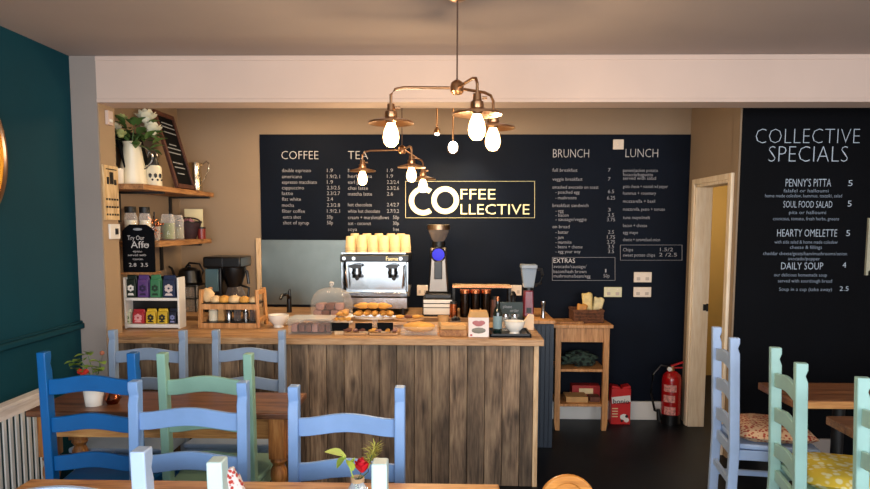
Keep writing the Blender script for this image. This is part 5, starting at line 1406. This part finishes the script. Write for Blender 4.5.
for i in range(110):
    u = random.random(); b_ = rel(369, 466).lerp(rel(376, 446), u)
    d_ = Vector((random.uniform(-1, 1), random.uniform(-.6, .6), random.uniform(-.1, 1.1)))
    m.leafq(b_, d_, random.uniform(.02, .045), .0045, .2)
m.build('fronds', paint('yellow_green_frond', 'a9a84e', .6, .35, 9), t, smooth=80)
# napkin
p = atY(235, 488, 2.0)
t = thing('patterned_napkin', 'red and white patterned folded napkin standing behind the mint chair post', 'napkin', (atY(236, 480, 2.0).x, 2.0, tz))
hz_ = atY(232, 467, 2.0).z-tz
m = MB(); m.prism([(-.045, 0), (.06, 0), (.02, hz_*.55), (-.008, hz_), (-.022, hz_*.97)], .02); m.prism([(-.05, 0), (.035, 0), (0, hz_*.75)], .03, Matrix.Translation((0, .025, 0)))
m.build('cloth', checker('red_white_print', 'c8473f', 'f2ecec', 75), t, bevel=.003)
# pot plant and copper holder on the left table
pz = zt_
yy = atZ(93, 405, pz).y
cx, w_, h_ = span(83, 104, 381, yy, pz)
t = thing('plant_pot', 'small white tapered plant pot on the left table', 'pot', (cx, yy, pz))
MB().lathe((0, 0, 0), [(0, 0), (w_*.38, 0), (w_*.5, h_), (w_*.46, h_), (w_*.42, h_*.85), (0, h_*.85)], 32).build('pot', ceramic, t)
MB().lathe((0, 0, h_*.84), [(0, .004), (w_*.42, 0)], 24).build('soil', paint('potting_soil', '2a1d14', .9, .4, 40, .5), t)
t = thing('small_pot_plant', 'little plant with green leaves, orange-red flower and bare stem in white pot', 'plant', (cx, yy, pz+h_*.86))
def rl(px, py): q = atY(px, py, yy); return Vector((q.x-cx, 0, q.z-(pz+h_*.86)))
m = MB()
for q in ((82, 362), (79, 358), (76, 368), (88, 356), (100, 360), (103, 352), (96, 372)): m.tube([(0, 0, 0), rl(*q)*.5+Vector((.01, 0, .0)), rl(*q)], .002, 6)
m.build('stems', leaf, t)
m = MB(); random.seed(2); dgrn = paint('fresh_green_leaf', '7c9a3c', .5, .3, 9, .05)
for q in ((80, 360), (76, 364), (74, 362), (84, 355), (88, 353), (78, 370), (98, 368), (102, 371), (82, 366), (100, 362)):
    b_ = rl(*q); a = random.uniform(0, 6.28); m.leafq(b_, (math.cos(a), -.8, .5), .05, .045); m.leafq(b_, (math.cos(a+2), -.6, .1), .042, .04)
m.build('leaves', dgrn, t, smooth=80)
m = MB()
for q in ((81, 371), (84, 373), (87, 371)): m.ball(rl(*q)+Vector((0, -.01, 0)), .013, lump=.3, sub=2)
m.build('orange_flower', paint('orange_red_bloom', 'e0382a', .5, .2, 30), t)
MB().ball(rl(102, 353), .011, lump=.2, sub=2).build('dried_bud', paint('brown_bud', '9a5a42', .6), t)
cx, w_, h_ = span(104.5, 121, 391.5, yy+.03, pz)
t = thing('copper_tealight', 'round copper tealight holder beside the white plant pot', 'candle holder', (cx, yy+.03, pz))
MB().lathe((0, 0, 0), [(0, 0), (w_*.3, 0), (w_*.5, h_*.45), (w_*.36, h_*.98), (w_*.34, h_), (w_*.46, h_*.5), (w_*.28, .006), (0, .006)], 32).build('bowl', metal('dark_copper', '8a4f38', .2), t)
MB().cyl((0, 0, .006), (0, 0, .02), w_*.22).build('candle', ceramic, t)

# ------------------------------------------------------------------ lamps
bulb_m, nt_, b__ = nodes('filament_bulb')
lw_ = nt_.nodes.new('ShaderNodeLayerWeight'); lw_.inputs['Blend'].default_value = .45
cr_ = nt_.nodes.new('ShaderNodeValToRGB'); cr_.color_ramp.elements[0].position = .25; cr_.color_ramp.elements[0].color = (12, 9, 5, 1)
cr_.color_ramp.elements[1].position = .8; cr_.color_ramp.elements[1].color = (2.2, .95, .22, 1)
nt_.links.new(lw_.outputs['Facing'], cr_.inputs['Fac']); nt_.links.new(cr_.outputs['Color'], b__.inputs['Emission Color']); b__.inputs['Emission Strength'].default_value = 1.6
b__.inputs['Base Color'].default_value = (.9, .7, .4, 1)
def lamp(name, label, hub, rose, arms, scale, bulb_m, pw):
    """hub = point; rose = ceiling point; arms = list of (shade centre point)"""
    t = thing(name, label, 'pendant light', hub)
    hb = Vector(hub)
    MB().tube([(0, 0, .03), Vector(rose)-hb], .0035*scale).build('cord', paint('brown_cord', '5a4030', .7), t)
    MB().lathe(Vector(rose)-hb, [(0, -.025), (.03*scale, -.022), (.055*scale, -.008), (.06*scale, 0), (0, 0)], 28).build('ceiling_rose', brass, t)
    MB().lathe((0, 0, 0), [(0, -.028*scale), (.02*scale, -.027*scale), (.029*scale, -.016*scale), (.029*scale, .012*scale), (.024*scale, .024*scale), (.01*scale, .034*scale), (0, .036*scale)], 28).build('hub', brass, t)
    for i, s_ in enumerate(arms):
        s_ = Vector(s_)-hb; d_ = Vector((s_.x, s_.y, 0)).normalized(); e = Vector((s_.x, s_.y, s_.z+.14*scale))
        k = .035*scale
        m = MB(); m.tube([d_*.03*scale, e-d_*k*1.6+Vector((0, 0, .002)), e-d_*k*.5-Vector((0, 0, .006)), e-Vector((0, 0, k*.8)), s_+Vector((0, 0, .06*scale))], .0065*scale, 10)
        m.build('arm', brass, t)
        m = MB(); m.lathe(s_, [(0, .075*scale), (.016*scale, .072*scale), (.018*scale, .045*scale), (.026*scale, .04*scale), (.028*scale, .005), (.02*scale, -.01), (0, -.01)], 24); lh = m.build('lamp_holder', brass, t)
        MB().cyl(s_+Vector((.02*scale, 0, .055*scale)), s_+Vector((.04*scale, 0, .055*scale)), .006*scale).build('switch_knob', brass, lh)
        R_ = .098*scale
        m = MB(); m.lathe(s_, [(.022*scale, .018*scale), (.045*scale, .010*scale), (R_, -.004*scale), (R_*1.01, -.012*scale), (R_*.97, -.011*scale), (.045*scale, .005*scale), (.022*scale, .012*scale)], 40); m.build('lamp_shade', brass, t)
        m = MB(); b_ = .036*scale; m.lathe(s_, [(0, -.112*scale), (b_*.5, -.108*scale), (b_*.85, -.094*scale), (b_, -.07*scale), (b_*.85, -.04*scale), (b_*.55, -.015*scale), (b_*.4, 0)], 24); m.build('bulb', bulb_m, lh)
        light('bulb_light', 'POINT', s_+hb+Vector((0, 0, -.16*scale)), pw, (1, .72, .42), .04)
    return t
YL = 3.0
lx = atY(457, 88, YL)
rose = Vector((lx.x, YL, ZC))
lamp('pendant_lamp', 'three-armed brass pendant lamp with glowing bulbs, nearer and larger of two', lx, rose,
     [atY(391, 121, YL-.02), atY(477, 112, YL-.24), atY(493, 126, YL+.15)], 1.0, bulb_m, 9)
YL2 = 4.72
hub2 = atY(402, 150, YL2)
lamp('pendant_lamp', 'smaller-looking three-armed pendant lamp hanging over the counter in front of TEA menu', hub2, (hub2.x, YL2, ZK),
     [atY(362.5, 170, YL2-.02), atY(411.5, 166, YL2-.28), atY(423, 178, YL2+.14)], .92, bulb_m, 7)
# ceiling spot bar
YSp = 5.25
p1, p2 = atY(436, 117, YSp), atY(455, 117, YSp)
t = thing('ceiling_spotlight', 'small two-headed ceiling spotlight above the logo', 'spotlight', ((p1.x+p2.x)/2, YSp, ZK))
zc_ = ZK; xr_ = (p2.x-p1.x)/2
MB().lathe((xr_*.7, 0, 0), [(0, 0), (.05, 0), (.05, -.025), (0, -.028)], 28).build('ceiling_plate', metal('brushed_brass', '9c7a52', .35), t)
MB().bar((-xr_*1.2, 0, -.03), (xr_*1.2, 0, -.03), .018).build('bar', metal('brushed_brass', ''), t)
hz1, hz2 = atY(437, 134, YSp), atY(453, 147, YSp)
o = t.location
for hd_, big in ((hz1, False), (hz2, True)):
    v = hd_-o
    MB().cyl((v.x, 0, -.03), (v.x, 0, v.z+.03), .007).build('stem', brass, t)
    sgl = glow('spot_lens', 'ffeccc', 14)
    if big:
        MB().lathe((v.x, 0, v.z), [(.012, .05), (.03, .03), (.04, -.01), (.042, -.035), (.035, -.035)], 24, Matrix.Rotation(math.radians(55), 4, 'X')).build('spot_head', brass, t)
        MB().ball((v.x, -.03, v.z-.005), .036, (1, 1, 1.25), sub=3).build('bulb', sgl, t)
    else:
        MB().lathe((v.x, 0, v.z), [(.01, .05), (.022, .03), (.026, .004), (.02, .004)], 24).build('spot_head', brass, t)
        MB().ball((v.x, 0, v.z), .02, (1, 1, .6), sub=2).build('bulb', sgl, t)
light('spot_light', 'SPOT', (hz1.x, YSp, hz1.z-.04), 20, (1, .8, .55), .03, (0, 0, 0), spot=2.0)
light('spot_light.001', 'SPOT', (hz2.x, YSp-.08, hz2.z-.02), 30, (1, .8, .55), .03, (math.radians(50), 0, 0), spot=1.6)

# ------------------------------------------------------------------ light
# daylight through the shop windows behind the camera
light('window_daylight', 'AREA', (-.7, YF-.02, 1.45), 110, (.93, .96, 1), 2.4, (PI/2, 0, 0), 1.8)
light('window_daylight.001', 'AREA', (2.3, YF-.02, 1.45), 120, (.93, .96, 1), 2.6, (PI/2, 0, 0), 1.8)
light('kitchen_fill', 'AREA', (-1.2, 4.95, ZK-.02), 9, (1, .72, .42), .35, (0, 0, 0))  # added warm fill for the kitchen, no fitting modelled here
light('kitchen_fill.001', 'AREA', (.3, 4.95, ZK-.02), 5, (1, .74, .45), .35, (0, 0, 0))  # second added fill, weaker
light('corridor_light', 'AREA', (2.6, 6.3, 2.45), 14, (1, .88, .68), .5, (0, 0, 0))
w = bpy.data.worlds.new('world'); bpy.context.scene.world = w; w.use_nodes = True
nt = w.node_tree; sky = nt.nodes.new('ShaderNodeTexSky'); sky.sky_type = 'HOSEK_WILKIE'; sky.turbidity = 4
nt.links.new(sky.outputs[0], nt.nodes['Background'].inputs[0]); nt.nodes['Background'].inputs[1].default_value = .5
sc = bpy.context.scene
sc.view_settings.view_transform = 'Standard'; sc.view_settings.exposure = 0.28
